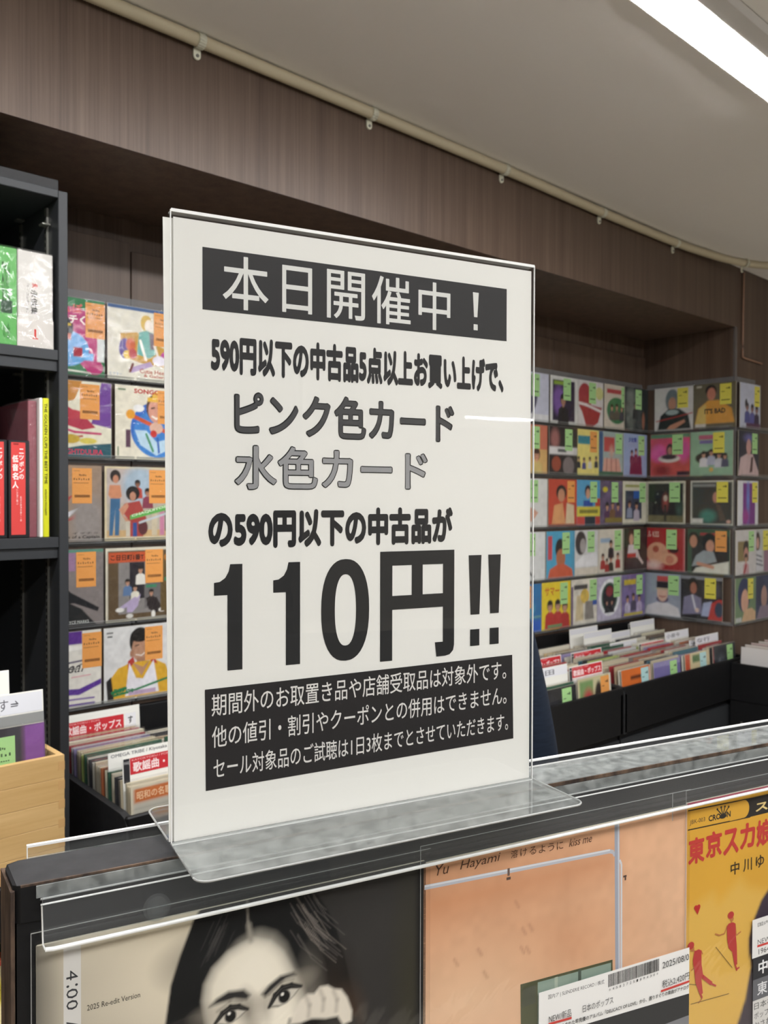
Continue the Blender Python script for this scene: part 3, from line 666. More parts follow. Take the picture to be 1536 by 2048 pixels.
fig(c, (100, 1360), (113, 1388), [(128, 1408), (160, 1396), (182, 1408), (184, 1520), (196, 1600), (272, 1672), (256, 1696), (182, 1625), (196, 1748), (174, 1762), (138, 1660), (128, 1560), (116, 1480)], [[(120, 1400), (135, 1410)], [(180, 1412), (192, 1440)], [(120, 1495), (126, 1540), (104, 1556)], [(184, 1760), (192, 1785), (160, 1822)]], [[(262, 1684), (300, 1708)], [(180, 1758), (190, 1785)]])
c.line([(.135, .475), (.215, .385)], .0022, '6e5a30'); c.line([(.0, .385), (.045, .37)], .0022, '6e5a30'); c.line([(.02, .312), (.20, .30)], .0022, '6e5a30')
art(A3, c)
c = Canvas(); c.rect(.308, .394, .90, .5285, 'dddbd8'); c.rect(.313, .318, .90, .3935, '333336'); c.rect(.313, .245, .90, .3175, '66666a'); c.rect(.313, .02, .90, .2445, 'cfccc8')
c.text('国内ア | 東京', .335, .497, .52, .513, '3d3d3d'); c.text('NEW/新品', .335, .435, .46, .458, '555555'); c.line([(.333, .432), (.46, .430)], .008, 'c4463f'); c.text('1964', .340, .402, .395, .421, '3a3a3a')
c.text('中川ゆき', .340, .330, .55, .378, 'e6e6e6', 0.02); c.text('東京スカ娘', .335, .258, .60, .303, 'd9d9da', 0.01)
for i, t in enumerate(('日本初の', 'ポップ!大ヒ', 'かされる、', 'のゆかり')): c.text(t, .320, .212-i*.034, .45, .236-i*.034, '4a4a4a')
art(A3, c, 'print', 'info_label', -0.0019)

# albums on the far side of the rack: only their top edges show through the clear strip
for i, (s_, colr, lb) in enumerate(((0.062, 'c89b8c', 'dusty pink album top showing behind the rack left end'), (0.385, 'cfc7ba', 'pale album standing on the far side of the rack behind the sign'), (0.708, '7c8f92', 'grey-green album standing on the far side of the rack at the right'))):
    o = rackT('album_record'); tag(o, lb, 'record'); o.location.z = H
    MB().box(s_, s_+0.315, 0.6985, 0.7010, -0.59, -0.2790, pmat('album_back_card', colr, 0.5, noise=0.5, nscale=(30, 30, 3), color2='8c6b5a')).build('sleeve', o)
    MB().box(s_-.002, s_+0.317, 0.6975, 0.7020, -0.592, -0.2765, M['wrapsoft']).build('plastic_wrap', o)
# ================================================================ SINGLES ON THE WALL
RS = 0.183
def run_ops(ops, n):
    us = np.linspace(0, 1, n); vs = np.linspace(0, 1, n); bg = ops[0][1]
    p = Paint(us, vs, bg, 1.1/n); texts = []
    for op in ops:
        k, a = op[0], op[1:]
        if k == 'bg': pass
        elif k == 'e': p.ell(*a)
        elif k == 'r': p.rect(*a)
        elif k == 'p': p.poly(list(a[0]), a[1])
        elif k == 'l': p.line(list(a[0]), a[1], a[2])
        elif k == 'g': p.grad(*a)
        elif k == 'n': p.noise(*a)
        elif k == 'b': p.ell(*a[:5], soft=0.12)
        elif k == 'P':     # a small figure: x, y of the chin, head size, hair, skin, clothes
            x, y, s, hr, sk, cl = a
            p.poly([(x-1.5*s, y-3.4*s), (x-1.3*s, y-.9*s), (x-.4*s, y-.3*s), (x+.4*s, y-.3*s), (x+1.3*s, y-.9*s), (x+1.5*s, y-3.4*s)], cl)
            p.ell(x, y+.75*s, .82*s, .98*s, hr); p.rect(x-.22*s, y-.5*s, x+.22*s, y+.2*s, sk); p.ell(x, y+.5*s, .58*s, .74*s, sk)
            p.ell(x, y+1.2*s, .7*s, .42*s, hr); p.ell(x-.22*s, y+.6*s, .09*s, .07*s, hr); p.ell(x+.22*s, y+.6*s, .09*s, .07*s, hr)
            p.ell(x, y+.18*s, .16*s, .05*s, 'a0524a')
        elif k == 't': texts.append(a)
    p.noise(.07, max(4, n//4), n); p.noise(.05, max(3, n//12), n+1)
    c = Canvas(); c.grid(us, vs, p.c)
    for t in texts: c.text(*t)
    return c
TAGC = dict(o='eba355', g='afdd96', y='e6dc58', b='b9dfe0')
_tagmesh = {}
def price_tag(parent, key, x, ztop, yoff, full=True):
    if (key, full) not in _tagmesh:
        c = Canvas(0.000012); W_, H_ = .048, .083
        c.rect(0, 0, W_, H_, TAGC[key]); d = {'o': '7a5230', 'g': '4d6b48', 'y': '6d6820', 'b': '5b7375'}[key]
        if full:
            for k in range(9): c.rect(.004+k*.0017, .076, .0048+k*.0017, .0775, d)
            for k in range(6): c.rect(.017+k*.003, .0655-(k % 2)*.001, .019+k*.003, .069-(k % 3)*.0008, d)
            for k in range(7): c.rect(.004+k*.0058, .055, .0065+k*.0058, .0595-(k % 2)*.0015, d)
            for k in range(11): c.rect(.004+k*.0033, .0475, .0061+k*.0033, .0490, d)
            for k in range(24): c.rect(.006+k*.00155, .014, .0069+k*.00155, .0205, d)
        else:
            c.rect(.026, .062, .036, .066, d); c.rect(.006, .050, .020, .0525, d); c.rect(.006, .016, .042, .020, d)
            c.rect(.036, .060, .042, .069, d)
        o = c.build('price_tag', parent, M['print']); _tagmesh[(key, full)] = o.data
    else:
        o = link(bpy.data.objects.new('price_tag', _tagmesh[(key, full)]), parent)
    o.rotation_euler = (math.pi/2, 0, 0); o.location = (x, yoff, ztop-.083); return o
_sl = {}
def shared(name, key, make):
    if key not in _sl: _sl[key] = make()
    o = bpy.data.objects.new(name, _sl[key].data if hasattr(_sl[key], 'data') else _sl[key]); return o
def box_mesh(x0, x1, y0, y1, z0, z1, mat, bev=0.0):
    b = MB().box(x0, x1, y0, y1, z0, z1, mat, bev); me = bpy.data.meshes.new('box'); me.from_pydata(b.v, [], b.f); me.materials.append(mat); me.update(); return me
SLEEVE = box_mesh(0, RS-.003, 0.0002, .0022, 0, RS-.003, M['cream'], 0.0005)
WRAP = box_mesh(-.0025, RS-.0005, -.0008, .0028, -.001, RS, M['wrap'], 0.0006)
def single(x, y, z, th, ops, tagk, tagu, label, group, n=40, lean=0.0, tagtop=0.97, full=False):
    o = empty('record_single', (x, y, z+H), th); tag(o, label, 'record', group)
    o.rotation_euler = Matrix.Rotation(th, 3, 'Z').to_euler() if not lean else (Matrix.Rotation(th, 3, 'Z') @ Matrix.Rotation(-lean, 3, 'X')).to_euler()
    link(bpy.data.objects.new('sleeve', SLEEVE), o); 
    c = run_ops(ops, n); p = c.build('cover_print', o, M['printgloss'], scale=RS-.003); p.rotation_euler = (math.pi/2, 0, 0)
    if tagk: price_tag(o, tagk, tagu*(RS-.003), tagtop*(RS-.003), -.0004, full)
    link(bpy.data.objects.new('plastic_wrap', WRAP), o)
    return o
ZR = [.290, .097, -.102, -.300, -.4925]
YF = 1.984
GL = 'seven-inch records on the wall left of the sign'
LEFT = [
 (0, .713, .74, [('bg', '1f7a4a'), ('r', 0, .70, 1, 1, '2c7f4d'), ('e', .55, .55, .42, .33, 'c2347a'), ('e', .80, .30, .17, .22, 'c2347a'), ('e', .86, .12, .12, .10, 'c2347a'), ('e', .45, .34, .34, .24, '5fa5dc'), ('r', .15, .20, .85, .30, '69aee2'), ('r', .58, .24, .70, .36, 'b0283c'), ('e', .42, .60, .16, .16, '2a2a3a'), ('e', .42, .62, .09, .07, 'e8d3b0'), ('r', .25, .63, .55, .66, 'd8b83a'), ('r', .28, .45, .55, .53, 'c2563a'), ('l', [(.25, .07), (.8, .04)], .02, 'e8e8d8'), ('r', .9, .2, 1, .8, 'd8dcd8'), ('t', 'さんぽ', .32, .80, .70, .93, 'e86a6a', .03), ('t', 'アチく', .40, .66, .74, .78, 'f0e8e0', .03)], 'green single with a pink cloud shape and a blue ball beside the black shelf'),
 (0, .899, .67, [('bg', 'e3dfcf'), ('r', 0, .95, 1, 1, '3a5f93'), ('p', [(.18, .62), (.42, .66), (.5, .6), (.92, .45), (.95, .3), (.85, .22), (.45, .25), (.2, .32)], 'c99b36'), ('n', .0), ('e', .25, .42, .09, .14, '6a5a9c'), ('e', .33, .48, .07, .09, 'd0653a'), ('e', .28, .34, .06, .06, 'e0c04a'), ('e', .36, .36, .06, .07, 'c04a4a'), ('e', .85, .35, .08, .09, 'c0459a'), ('e', .88, .26, .05, .05, '3a66b0'), ('e', .75, .30, .05, .05, '6aa050'), ('e', .56, .80, .085, .11, 'd9b75c'), ('e', .60, .76, .065, .09, 'f0e6da'), ('p', [(.45, .66), (.56, .70), (.70, .66), (.72, .40), (.60, .32), (.42, .36)], '5fa99c'), ('p', [(.60, .68), (.68, .66), (.70, .46), (.62, .44)], '6b5a66'), ('l', [(.47, .55), (.55, .30)], .035, 'f0e6da'), ('l', [(.68, .50), (.74, .34)], .035, 'f0e6da'), ('e', .75, .30, .10, .07, 'e9e4ee'), ('p', [(.30, .16), (.34, .10), (.66, .22), (.62, .28)], 'b7a0c6'), ('l', [(.36, .22), (.32, .12)], .035, '7a3a34'), ('t', 'Cutie Heel', .46, .11, .84, .17, 'c05a4a', .02), ('t', '& Gallery', .52, .05, .86, .10, 'c05a4a', .02), ('t', 'ビクター', .03, .05, .20, .09, '5a86b8')], 'cream single with a drawing of a seated girl among flowers'),
 (1, .730, .57, [('bg', 'e6e2cc'), ('p', [(0, 1), (0, .6), (.5, .75), (.6, 1)], 'c98a3a'), ('p', [(0, .95), (.4, .85), (.3, .7), (0, .7)], 'd8c23a'), ('p', [(.86, 1), (.80, .7), (.72, .45), (1, .4), (1, 1)], '6f3f96'), ('p', [(0, .62), (.4, .66), (.66, .52), (.78, .40), (.6, .36), (.3, .44), (0, .48)], 'b5304a'), ('e', .45, .56, .18, .06, 'c03a4a'), ('l', [(.25, .40), (.5, .33), (.85, .32)], .03, 'c0346a'), ('l', [(.22, .3), (.4, .25), (.6, .28)], .025, 'b8503a'), ('e', .45, .24, .12, .06, 'c9a832'), ('e', .68, .22, .12, .04, 'd8c85a'), ('p', [(0, .14), (.3, .10), (.6, .16), (1, .2), (1, 0), (0, 0)], '1f5866'), ('l', [(.05, .32), (.2, .34)], .03, '3f8a78'), ('t', 'NIGHTDULIRA', .30, .04, .88, .11, 'd8385a', .03), ('t', 'ギャ', .08, .82, .42, .97, 'e6d43a', .04), ('t', 'ヴィ', .08, .66, .42, .79, 'e6d43a', .04)], 'wildly coloured purple, red and cream cartoon single with orange tag'),
 (1, .918, .62, [('bg', 'e6e0cd'), ('e', .62, .42, .40, .38, '2f6ac0'), ('e', .62, .36, .36, .33, '3f83cc'), ('p', [(.28, .40), (.36, .2), (.60, .06), (.90, .2), (.98, .45), (.8, .3), (.6, .25), (.45, .4)], 'bcd8ea'), ('l', [(.45, .35), (.55, .12)], .03, '3a8f5a'), ('l', [(.62, .3), (.64, .1)], .03, '2f5fb0'), ('e', .34, .70, .08, .05, 'f0f0ee'), ('l', [(.22, .60), (.95, .32)], .055, 'd0582e'), ('e', .22, .61, .065, .065, 'e5a02e'), ('e', .93, .32, .055, .055, 'e5a02e'), ('e', .60, .72, .15, .19, '59382a'), ('e', .60, .68, .12, .17, 'd49a86'), ('r', .47, .80, .73, .86, 'e6b83a'), ('e', .60, .88, .06, .06, 'e6b83a'), ('l', [(.53, .71), (.57, .72)], .02, '3a2622'), ('l', [(.63, .72), (.67, .71)], .02, '3a2622'), ('l', [(.54, .60), (.60, .57), (.66, .60)], .025, 'f2ece0'), ('e', .60, .44, .10, .08, 'e0b8a2'), ('e', .56, .36, .05, .05, 'c8362e'), ('r', .15, .16, .22, .40, '5a3a50'), ('l', [(.04, .05), (.04, .16)], .015, '3f6a3a'), ('l', [(.05, .94), (.14, .94)], .02, '3f6a3a'), ('t', 'SONGOKU', .27, .90, .80, .965, 'c23a34', .05)], 'cream single with a crowned laughing face on a blue round'),
 (2, .705, .60, [('bg', '9a7b68'), ('g', 0, 1, 1, 0, 'b5906c', '8a8480'), ('p', [(.0, .55), (.4, .52), (.62, .62), (.3, .2), (0, .05)], 'b04a42'), ('p', [(.30, .10), (.42, .34), (.72, .46), (.62, .38), (.46, .25)], 'e2e4ea'), ('p', [(.50, .26), (.66, .38), (.72, .32)], 'b8423c'), ('b', .8, .3, .2, .3, '948c88'), ('t', 'Ballade of a Captain', .36, .03, .97, .085, '2a2624', .02), ('t', 'イマナミ', .60, .10, .95, .125, '3a3432', .01)], 'grey and red single with a white swoosh and orange tag'),
 (2, .891, .64, [('bg', 'd9cba8'), ('r', .03, .05, .97, .97, 'b9b0a0'), ('r', .03, .50, .97, .97, 'c0b3ac'), ('b', .5, .75, .25, .25, 'a9bccb'), ('r', .03, .05, .97, .14, 'c9a878'), ('e', .15, .87, .075, .085, '231a18'), ('e', .155, .83, .04, .055, 'c78a6c'), ('p', [(.07, .75), (.22, .75), (.24, .60), (.20, .56), (.08, .57), (.05, .62)], 'cc8a66'), ('p', [(.08, .57), (.22, .57), (.20, .07), (.14, .07), (.145, .4), (.11, .07), (.06, .07)], '3a6a92'), ('P', .47, .74, .05, '1a1412', '8c5e48', 'b8493a'), ('P', .80, .80, .055, '1a1412', '9a6a52', '6a2a2a'), ('P', .62, .62, .055, '151010', 'b8826a', '8a3a50'), ('e', .40, .64, .10, .10, '120e0e'), ('e', .40, .60, .045, .06, 'c08a70'), ('p', [(.28, .50), (.5, .54), (.6, .3), (.55, .05), (.3, .05), (.32, .3), (.22, .42)], 'a8403a'), ('p', [(.20, .42), (.32, .52), (.34, .46), (.26, .34), (.36, .26), (.32, .22)], 'c99073'), ('r', .30, .05, .36, .26, 'c9c2b0'), ('r', .40, .05, .46, .24, '2f4f92'), ('e', .55, .17, .07, .10, '5a2a30'), ('r', .68, .06, .76, .40, 'c8bca2'), ('r', .80, .06, .87, .42, 'c884a0'), ('r', .88, .12, .97, .40, '32241e'), ('p', [(.36, .34), (.96, .50), (.96, .42), (.36, .28)], '5fae52'), ('l', [(.5, .24), (.96, .38)], .03, 'bcc6cc'), ('t', 'CHAQUITOS', .38, .31, .90, .35, 'd8e8c8', .05, 0, 0, .25)], 'single with a standing band of curly-haired musicians and a green script title'),
 (3, .709, .63, [('bg', '857d7b'), ('r', 0, .72, .62, 1, '9c7a9a'), ('r', 0, .40, .45, .72, '6a8ac4'), ('r', .2, .74, .42, .96, 'c2303a'), ('p', [(.42, .9), (.5, .86), (.48, .70), (.40, .66)], 'c2303a'), ('p', [(0, 0), (.9, 0), (.7, .22), (.45, .35), (.25, .36), (0, .30)], '1c1e20'), ('p', [(.30, .48), (.45, .55), (.56, .44), (.94, .22), (.92, .17), (.6, .30), (.40, .30)], '191a1e'), ('l', [(.30, .30), (.34, .50)], .03, '1a1a1c'), ('l', [(.46, .35), (.50, .50)], .03, '1a1a1c'), ('e', .26, .26, .06, .05, '4a6ca8'), ('e', .20, .22, .04, .06, 'c07a50'), ('r', 0, .96, 1, 1, '5a8f7c'), ('t', 'DYCE MARKS', .50, .03, .80, .07, 'c8ccc8', .02)], 'grey single with a dark rocky machine shape beside the shelf post'),
 (3, .893, .57, [('bg', 'd8d2c0'), ('r', .03, .03, .97, .96, '5f4d35'), ('r', .04, .80, .58, .94, 'c4552e'), ('r', .18, .10, .80, .80, '8a8684'), ('r', .34, .30, .56, .80, '26222a'), ('r', .56, .16, .80, .55, '6e6a6a'), ('P', .50, .66, .05, '1c1614', 'c79a80', 'e2dfd6'), ('P', .31, .50, .045, '1c1614', 'c79a80', '5f7ba2'), ('P', .42, .42, .045, '1c1614', 'c79a80', 'e0dccc'), ('p', [(.30, .22), (.44, .30), (.50, .36), (.46, .20), (.38, .12), (.30, .12)], 'b6a7c8'), ('l', [(.42, .30), (.22, .18)], .05, 'b6a7c8'), ('e', .20, .16, .06, .03, 'e8e6e0'), ('e', .34, .07, .05, .03, 'd6d4ce'), ('P', .66, .34, .045, '1c1614', 'c79a80', '2a2422'), ('p', [(.58, .3), (.74, .3), (.84, .12), (.72, .08), (.62, .14)], '2b2324'), ('e', .82, .12, .05, .03, 'e8e6e0'), ('e', .69, .07, .03, .05, 'e8e6e0'), ('r', .80, .10, .97, .80, '66532f'), ('r', .58, .44, .74, .48, '3f8a66'), ('r', .86, .52, .97, .57, '3f8a66'), ('e', .91, .85, .06, .05, 'b87a2e'), ('t', 'こ日日町1番T', .07, .83, .55, .91, '3a1c12', .03)], 'brown-bordered single with four young men against a grey wall'),
 (4, .703, .74, [('bg', 'dfdcd3'), ('r', 0, .83, .74, 1, '5a2e8c'), ('r', 0, .93, .5, 1, '3a3fa0'), ('e', .35, .78, .5, .035, 'f0eee8'), ('p', [(.3, .27), (.7, .24), (1, .34), (1, .27), (.7, .16), (.3, .19)], '5a3590'), ('l', [(.25, .12), (.9, .10)], .02, '6a4a9c'), ('l', [(.25, .04), (.9, .03)], .03, '5a3590'), ('l', [(.60, .40), (.85, .41)], .012, 'd88a9a'), ('l', [(.38, .58), (.75, .61)], .02, '3a2a5a'), ('l', [(.50, .66), (.50, .50), (.62, .54), (.60, .48), (.72, .56), (.85, .56)], .012, '2e2c30'), ('t', 'Fear', .45, .46, .82, .60, '3a383c', 0, .4)], 'white and purple single with handwritten title and orange tag'),
 (4, .888, .59, [('bg', 'dcdcdb'), ('e', .52, .78, .155, .19, '1b1614'), ('e', .525, .68, .125, .18, 'b58a70'), ('e', .52, .86, .14, .09, '1b1614'), ('e', .40, .62, .03, .05, 'a87a60'), ('r', .47, .42, .62, .55, 'a67a62'), ('p', [(.05, .02), (.08, .30), (.20, .44), (.38, .50), (.75, .50), (.90, .42), (.97, .25), (.98, .02)], 'd9a92f'), ('p', [(.05, .02), (.03, .28), (.10, .34), (.14, .02)], '23201e'), ('p', [(.93, .34), (.99, .25), (.99, .02), (.95, .02)], '23201e'), ('p', [(.34, .52), (.42, .58), (.44, .50), (.34, .40)], 'b8322c'), ('p', [(.66, .60), (.74, .52), (.78, .44), (.68, .48)], 'b8322c'), ('p', [(.36, .50), (.46, .28), (.56, .26), (.72, .50), (.80, .05), (.30, .05)], 'e6e4ea'), ('p', [(.40, .50), (.54, .30), (.66, .50), (.56, .42)], 'b58a70'), ('l', [(.46, .60), (.54, .58), (.58, .61)], .015, 'e8dcd0'), ('l', [(.45, .72), (.50, .73)], .014, '2a1c18'), ('l', [(.12, .12), (.30, .16)], .045, '1f7a4a'), ('l', [(.14, .08), (.35, .10), (.93, .22)], .03, '1f7a4a'), ('r', .35, .05, .75, .11, 'b8a0bc'), ('t', 'PURE love', .13, .09, .42, .17, '1f7a4a', .05, .2), ('r', .05, .87, .12, .89, '4a4a4a'), ('r', .04, .92, .13, .94, '6a6a6a')], 'white single with a smiling young man in a yellow jacket'),
]
for r, x, tu, ops, lb in LEFT:
    single(x, YF + (0.0 if x < .8 else -.004), ZR[r], 0, ops, 'o', tu, lb, GL, n=96, full=True, tagtop=.965)

# right of the sign: five rows on the record wall
HR, SK2, WH, BK = '1e1917', 'cf9f86', 'dcdcd9', '1c1b1e'
GR = 'seven-inch records on the wall right of the sign'
WA = [
 (0, 2.453, 'g', .42, [('bg', 'c9cbdc'), ('e', .30, .55, .32, .42, '55546a'), ('r', 0, 0, 1, .15, 'e2e2e4')], 'pale lilac single with a dark head shape, beside the sign top row'),
 (0, 2.642, 'g', .45, [('bg', WH), ('r', .08, .06, .86, .92, '2c1f3c'), ('b', .30, .5, .2, .3, '7d5aa2'), ('P', .45, .42, .13, '14101a', 'b58a72', '15121c'), ('r', .12, .82, .5, .9, '8aa83a')], 'white-bordered purple single with a dark-clad singer'),
 (0, 2.811, 'g', .45, [('bg', 'd9d4d4'), ('e', .30, .62, .26, .32, 'a83a40'), ('p', [(.05, .52), (.95, .44), (.8, .1), (.6, 0), (.35, 0), (.2, .3)], 'a23036'), ('l', [(0, .5), (.35, .47), (.9, .36)], .06, 'e6dede'), ('e', .85, .75, .16, .14, 'cfcf8a')], 'white single with big red brushed shapes'),
 (0, 2.999, 'g', .68, [('bg', 'd4cabb'), ('r', .1, .80, .8, .9, 'b8484a'), ('e', .5, .42, .40, .30, '3b7a4e'), ('P', .3, .44, .07, HR, SK2, '4a4450'), ('P', .5, .46, .07, HR, SK2, '6a5a50'), ('P', .7, .44, .07, HR, SK2, '403a46'), ('e', .4, .28, .2, .08, '5a5244')], 'cream single with a band on a green oval'),
 (0, 3.14, 'g', .45, [('bg', '2f3636'), ('b', .25, .5, .2, .5, '6e746e'), ('n', .4, 8, 3), ('P', .45, .55, .08, '0f0e0e', '8a6a58', '1a1a1c'), ('e', .8, .25, .06, .2, 'a5705a')], 'nearly black single in the wall corner of the top row'),
 (1, 2.445, 'g', .48, [('bg', 'c9735a'), ('r', 0, 0, 1, .5, 'd8b070'), ('P', .3, .30, .13, '5a3428', 'd8a080', 'e0b06a'), ('P', .65, .30, .13, '402820', 'd8a080', 'd8c07a')], 'orange and tan single with two faces, beside the sign second row'),
 (1, 2.636, 'g', .55, [('bg', '2a2022'), ('b', .2, .75, .15, .2, 'a06a66'), ('r', 0, .42, 1, .58, 'e0dddd'), ('r', .3, .47, .6, .54, '55575a'), ('e', .25, .22, .16, .16, '9a4a34'), ('e', .68, .18, .20, .20, '7f7474'), ('r', .3, 0, 1, .03, '201c1c')], 'dark single split by a white band'),
 (1, 2.793, 'o', .60, [('bg', 'e6d880'), ('r', .15, .68, .62, .86, '3f90a0'), ('t', 'SHAKE IT', .16, .72, .60, .86, '2f8298', .05), ('P', .18, .32, .05, HR, SK2, '2e2c34'), ('P', .38, .30, .05, HR, SK2, '4a4a8a'), ('P', .60, .32, .05, HR, SK2, 'ddd8c8'), ('P', .84, .34, .05, HR, SK2, '34343c')], 'yellow single with four little standing figures and orange tag'),
 (1, 2.962, 'g', .66, [('bg', 'a8b7b4'), ('r', 0, 0, .16, 1, '3f5f8c'), ('r', .2, .55, .62, .88, 'c0504c'), ('p', [(.15, .1), (.2, .4), (.8, .4), (.9, .1)], 'd8a696'), ('l', [(.3, .1), (.32, .4)], .03, 'a06a5c'), ('l', [(.5, .1), (.5, .42)], .03, 'a06a5c'), ('l', [(.7, .1), (.68, .4)], .03, 'a06a5c'), ('b', .5, .55, .08, .12, 'd0a89a'), ('r', 0, 0, 1, .1, '3f6a50')], 'grey single with a pale open hand and a red block'),
 (1, 3.134, 'g', .62, [('bg', '9fb0d4'), ('t', '少女隊', .2, .80, .55, .92, '4a5aa8', .05), ('p', [(.25, .05), (.3, .45), (.75, .45), (.8, .05)], '7a2246'), ('P', .35, .52, .06, '1a1214', SK2, '7e2a4c'), ('P', .52, .56, .06, '1a1214', SK2, '86304e'), ('P', .68, .52, .06, '1a1214', SK2, '741f42')], 'light blue single with a trio in wine-red dresses'),
 (2, 2.447, 'g', .42, [('bg', WH), ('e', .25, .75, .22, .22, HR), ('e', .28, .62, .16, .2, 'd6a68c'), ('p', [(.05, .1), (.1, .4), (.5, .4), (.7, .3), (.5, .12)], 'd0a088'), ('e', .32, .3, .1, .14, BK)], 'white single with a bare-armed singer in black, beside the sign third row'),
 (2, 2.633, 'o', .66, [('bg', 'c24a34'), ('e', .45, .72, .18, .16, '231816'), ('e', .45, .66, .12, .14, 'c68f70'), ('p', [(.12, .05), (.2, .45), (.5, .5), (.6, .05)], 'dba06c'), ('p', [(.6, .05), (.64, .5), (.9, .45), (.92, .05)], 'd9c5a4'), ('r', 0, 0, 1, .04, '6a2a22')], 'red single with a singer in a tan top and orange tag'),
 (2, 2.814, 'g', .50, [('bg', '5aa2cc'), ('r', .7, .3, 1, .6, 'c04a3a'), ('e', .42, .75, .12, .14, '2a2030'), ('e', .42, .7, .08, .11, SK2), ('r', 0, .20, .9, .42, 'd8ca4a'), ('r', .1, .27, .8, .35, '84803a'), ('r', .3, 0, .7, .2, '2c3340'), ('r', 0, 0, .3, .2, 'c85048'), ('r', .7, 0, 1, .2, 'b8443c'), ('r', .25, .42, .6, .55, '3050a0')], 'blue single crossed by a yellow title block'),
 (2, 2.973, 'g', .45, [('bg', '6a5a78'), ('n', .35, 7, 4), ('e', .2, .8, .1, .06, 'd8c83a'), ('P', .28, .36, .09, HR, SK2, '5a3a5a'), ('P', .5, .40, .09, HR, SK2, '7a5a40'), ('P', .72, .36, .09, HR, SK2, '604a60'), ('r', .2, .05, .9, .16, '8a7a3a')], 'violet-brown single with a crowd of faces'),
 (2, 3.131, 'g', .70, [('bg', 'd8d4c2'), ('r', .1, .12, .80, .78, '3c4256'), ('r', .45, .60, .72, .78, '2f5fae'), ('P', .28, .42, .08, '201a1a', SK2, '9098b0'), ('P', .58, .38, .09, '201a1a', SK2, 'b9b0c0'), ('r', .1, .86, .7, .92, '9fa060')], 'cream-bordered single with two people before a blue window'),
 (3, 2.436, 'g', .40, [('bg', 'dddfde'), ('e', .3, .8, .16, .16, '202022'), ('l', [(.3, .5), (.38, .25), (.6, .08)], .05, '2a2a2c'), ('l', [(.2, .6), (.4, .55)], .05, '2a2a2c')], 'white single with black ink strokes, beside the sign fourth row'),
 (3, 2.622, 'g', .55, [('bg', '4fa6ca'), ('r', .05, .4, .2, .9, 'c84a52'), ('e', .48, .62, .17, .22, '1e1a1c'), ('e', .50, .42, .16, .2, 'b5704e'), ('p', [(.05, 0), (.12, .2), (.4, .3), (.62, .3), (.9, .18), (.95, 0)], 'cc5f40')], 'sky blue single with a red-shirted singer'),
 (3, 2.789, 'g', .55, [('bg', 'd2d2d2'), ('e', .30, .72, .20, .26, '3a3638'), ('e', .38, .66, .11, .16, 'a8a2a0'), ('p', [(.1, .3), (.4, .45), (.9, .5), (1, .3), (1, .2), (.1, .2)], 'e6e6e8'), ('r', 0, 0, 1, .18, 'd8d0c2')], 'grey and white single with a reclining woman'),
 (3, 2.959, 'g', .66, [('bg', 'd8d2c4'), ('r', .1, .70, .5, .8, '9cb4cc'), ('P', .52, .62, .08, '2a2020', SK2, '2c2830'), ('P', .2, .34, .07, '3a2420', SK2, 'a83a36'), ('P', .80, .34, .07, '3a2420', SK2, 'a83a36'), ('P', .52, .28, .07, '2a2020', SK2, '3c3a30'), ('P', .36, .24, .06, '2a2020', SK2, '9e3532')], 'cream single with a group, red coats at both sides'),
 (3, 3.14, 'g', .42, [('bg', '2e2626'), ('e', .30, .78, .14, .18, '4a2e28'), ('e', .32, .74, .09, .13, 'd0a48c'), ('p', [(.15, .35), (.2, .62), (.5, .62), (.6, .3)], 'd8d0d4'), ('r', .15, .32, .52, .42, 'b8342f'), ('p', [(.1, .05), (.15, .32), (.55, .32), (.6, .05)], '3a3436'), ('l', [(.5, .6), (.66, .3), (.8, .18)], .07, 'd8c8c4')], 'dark single with a woman in white blouse and red belt'),
 (4, 2.413, 'o', .40, [('bg', '2f78b0'), ('r', 0, 0, 1, .25, '2f62c0'), ('e', .5, .5, .3, .2, '4a98b8'), ('l', [(0, .3), (1, .32)], .03, '7ab0a0')], 'blue single with orange tag, lowest beside the sign'),
 (4, 2.596, 'g', .63, [('bg', 'e8cf30'), ('t', 'サマー', .1, .72, .6, .9, 'd07a2a', .04), ('P', .28, .42, .12, HR, SK2, 'bb3a34'), ('P', .55, .42, .12, HR, SK2, 'bb3a34'), ('P', .80, .38, .12, HR, SK2, 'b23430'), ('r', .2, .04, .7, .10, '6a9a6a')], 'yellow single with three singers in red'),
 (4, 2.782, 'g', .68, [('bg', 'ddd8cc'), ('r', 0, 0, .06, .85, '5a2a6a'), ('r', .1, .78, .6, .88, '4a4a4c'), ('p', [(.15, .1), (.2, .65), (.42, .65), (.45, .1)], 'd0c09a'), ('e', .5, .62, .16, .16, 'd8ba5a'), ('p', [(.5, .1), (.52, .5), (.8, .5), (.85, .1)], '8f8a84'), ('r', .8, .4, 1, .6, '3a5aa8'), ('n', .15, 10, 2)], 'cream single with purple spine edge and pale figures'),
 (4, 2.954, 'g', .66, [('bg', 'c2bcd2'), ('e', .5, .52, .42, .42, 'ecedf2'), ('e', .5, .52, .32, .34, '3f5a50'), ('e', .5, .52, .26, .28, '231f24'), ('e', .5, .66, .14, .12, '8a3038'), ('P', .4, .38, .06, HR, SK2, '2a2a30'), ('P', .6, .38, .06, HR, SK2, '2a2a30'), ('n', .12, 16, 8)], 'lilac single with a round wreathed group portrait'),
 (4, 3.126, 'g', .62, [('bg', '77689a'), ('r', .1, .76, .6, .88, 'd8c040'), ('P', .25, .38, .08, HR, SK2, 'c0b8d0'), ('P', .5, .42, .08, HR, SK2, '3c3450'), ('P', .75, .38, .08, HR, SK2, 'b8a8c8'), ('n', .25, 9, 12), ('r', .1, .04, .9, .1, 'c8b84a')], 'purple single with yellow title and a band'),
]
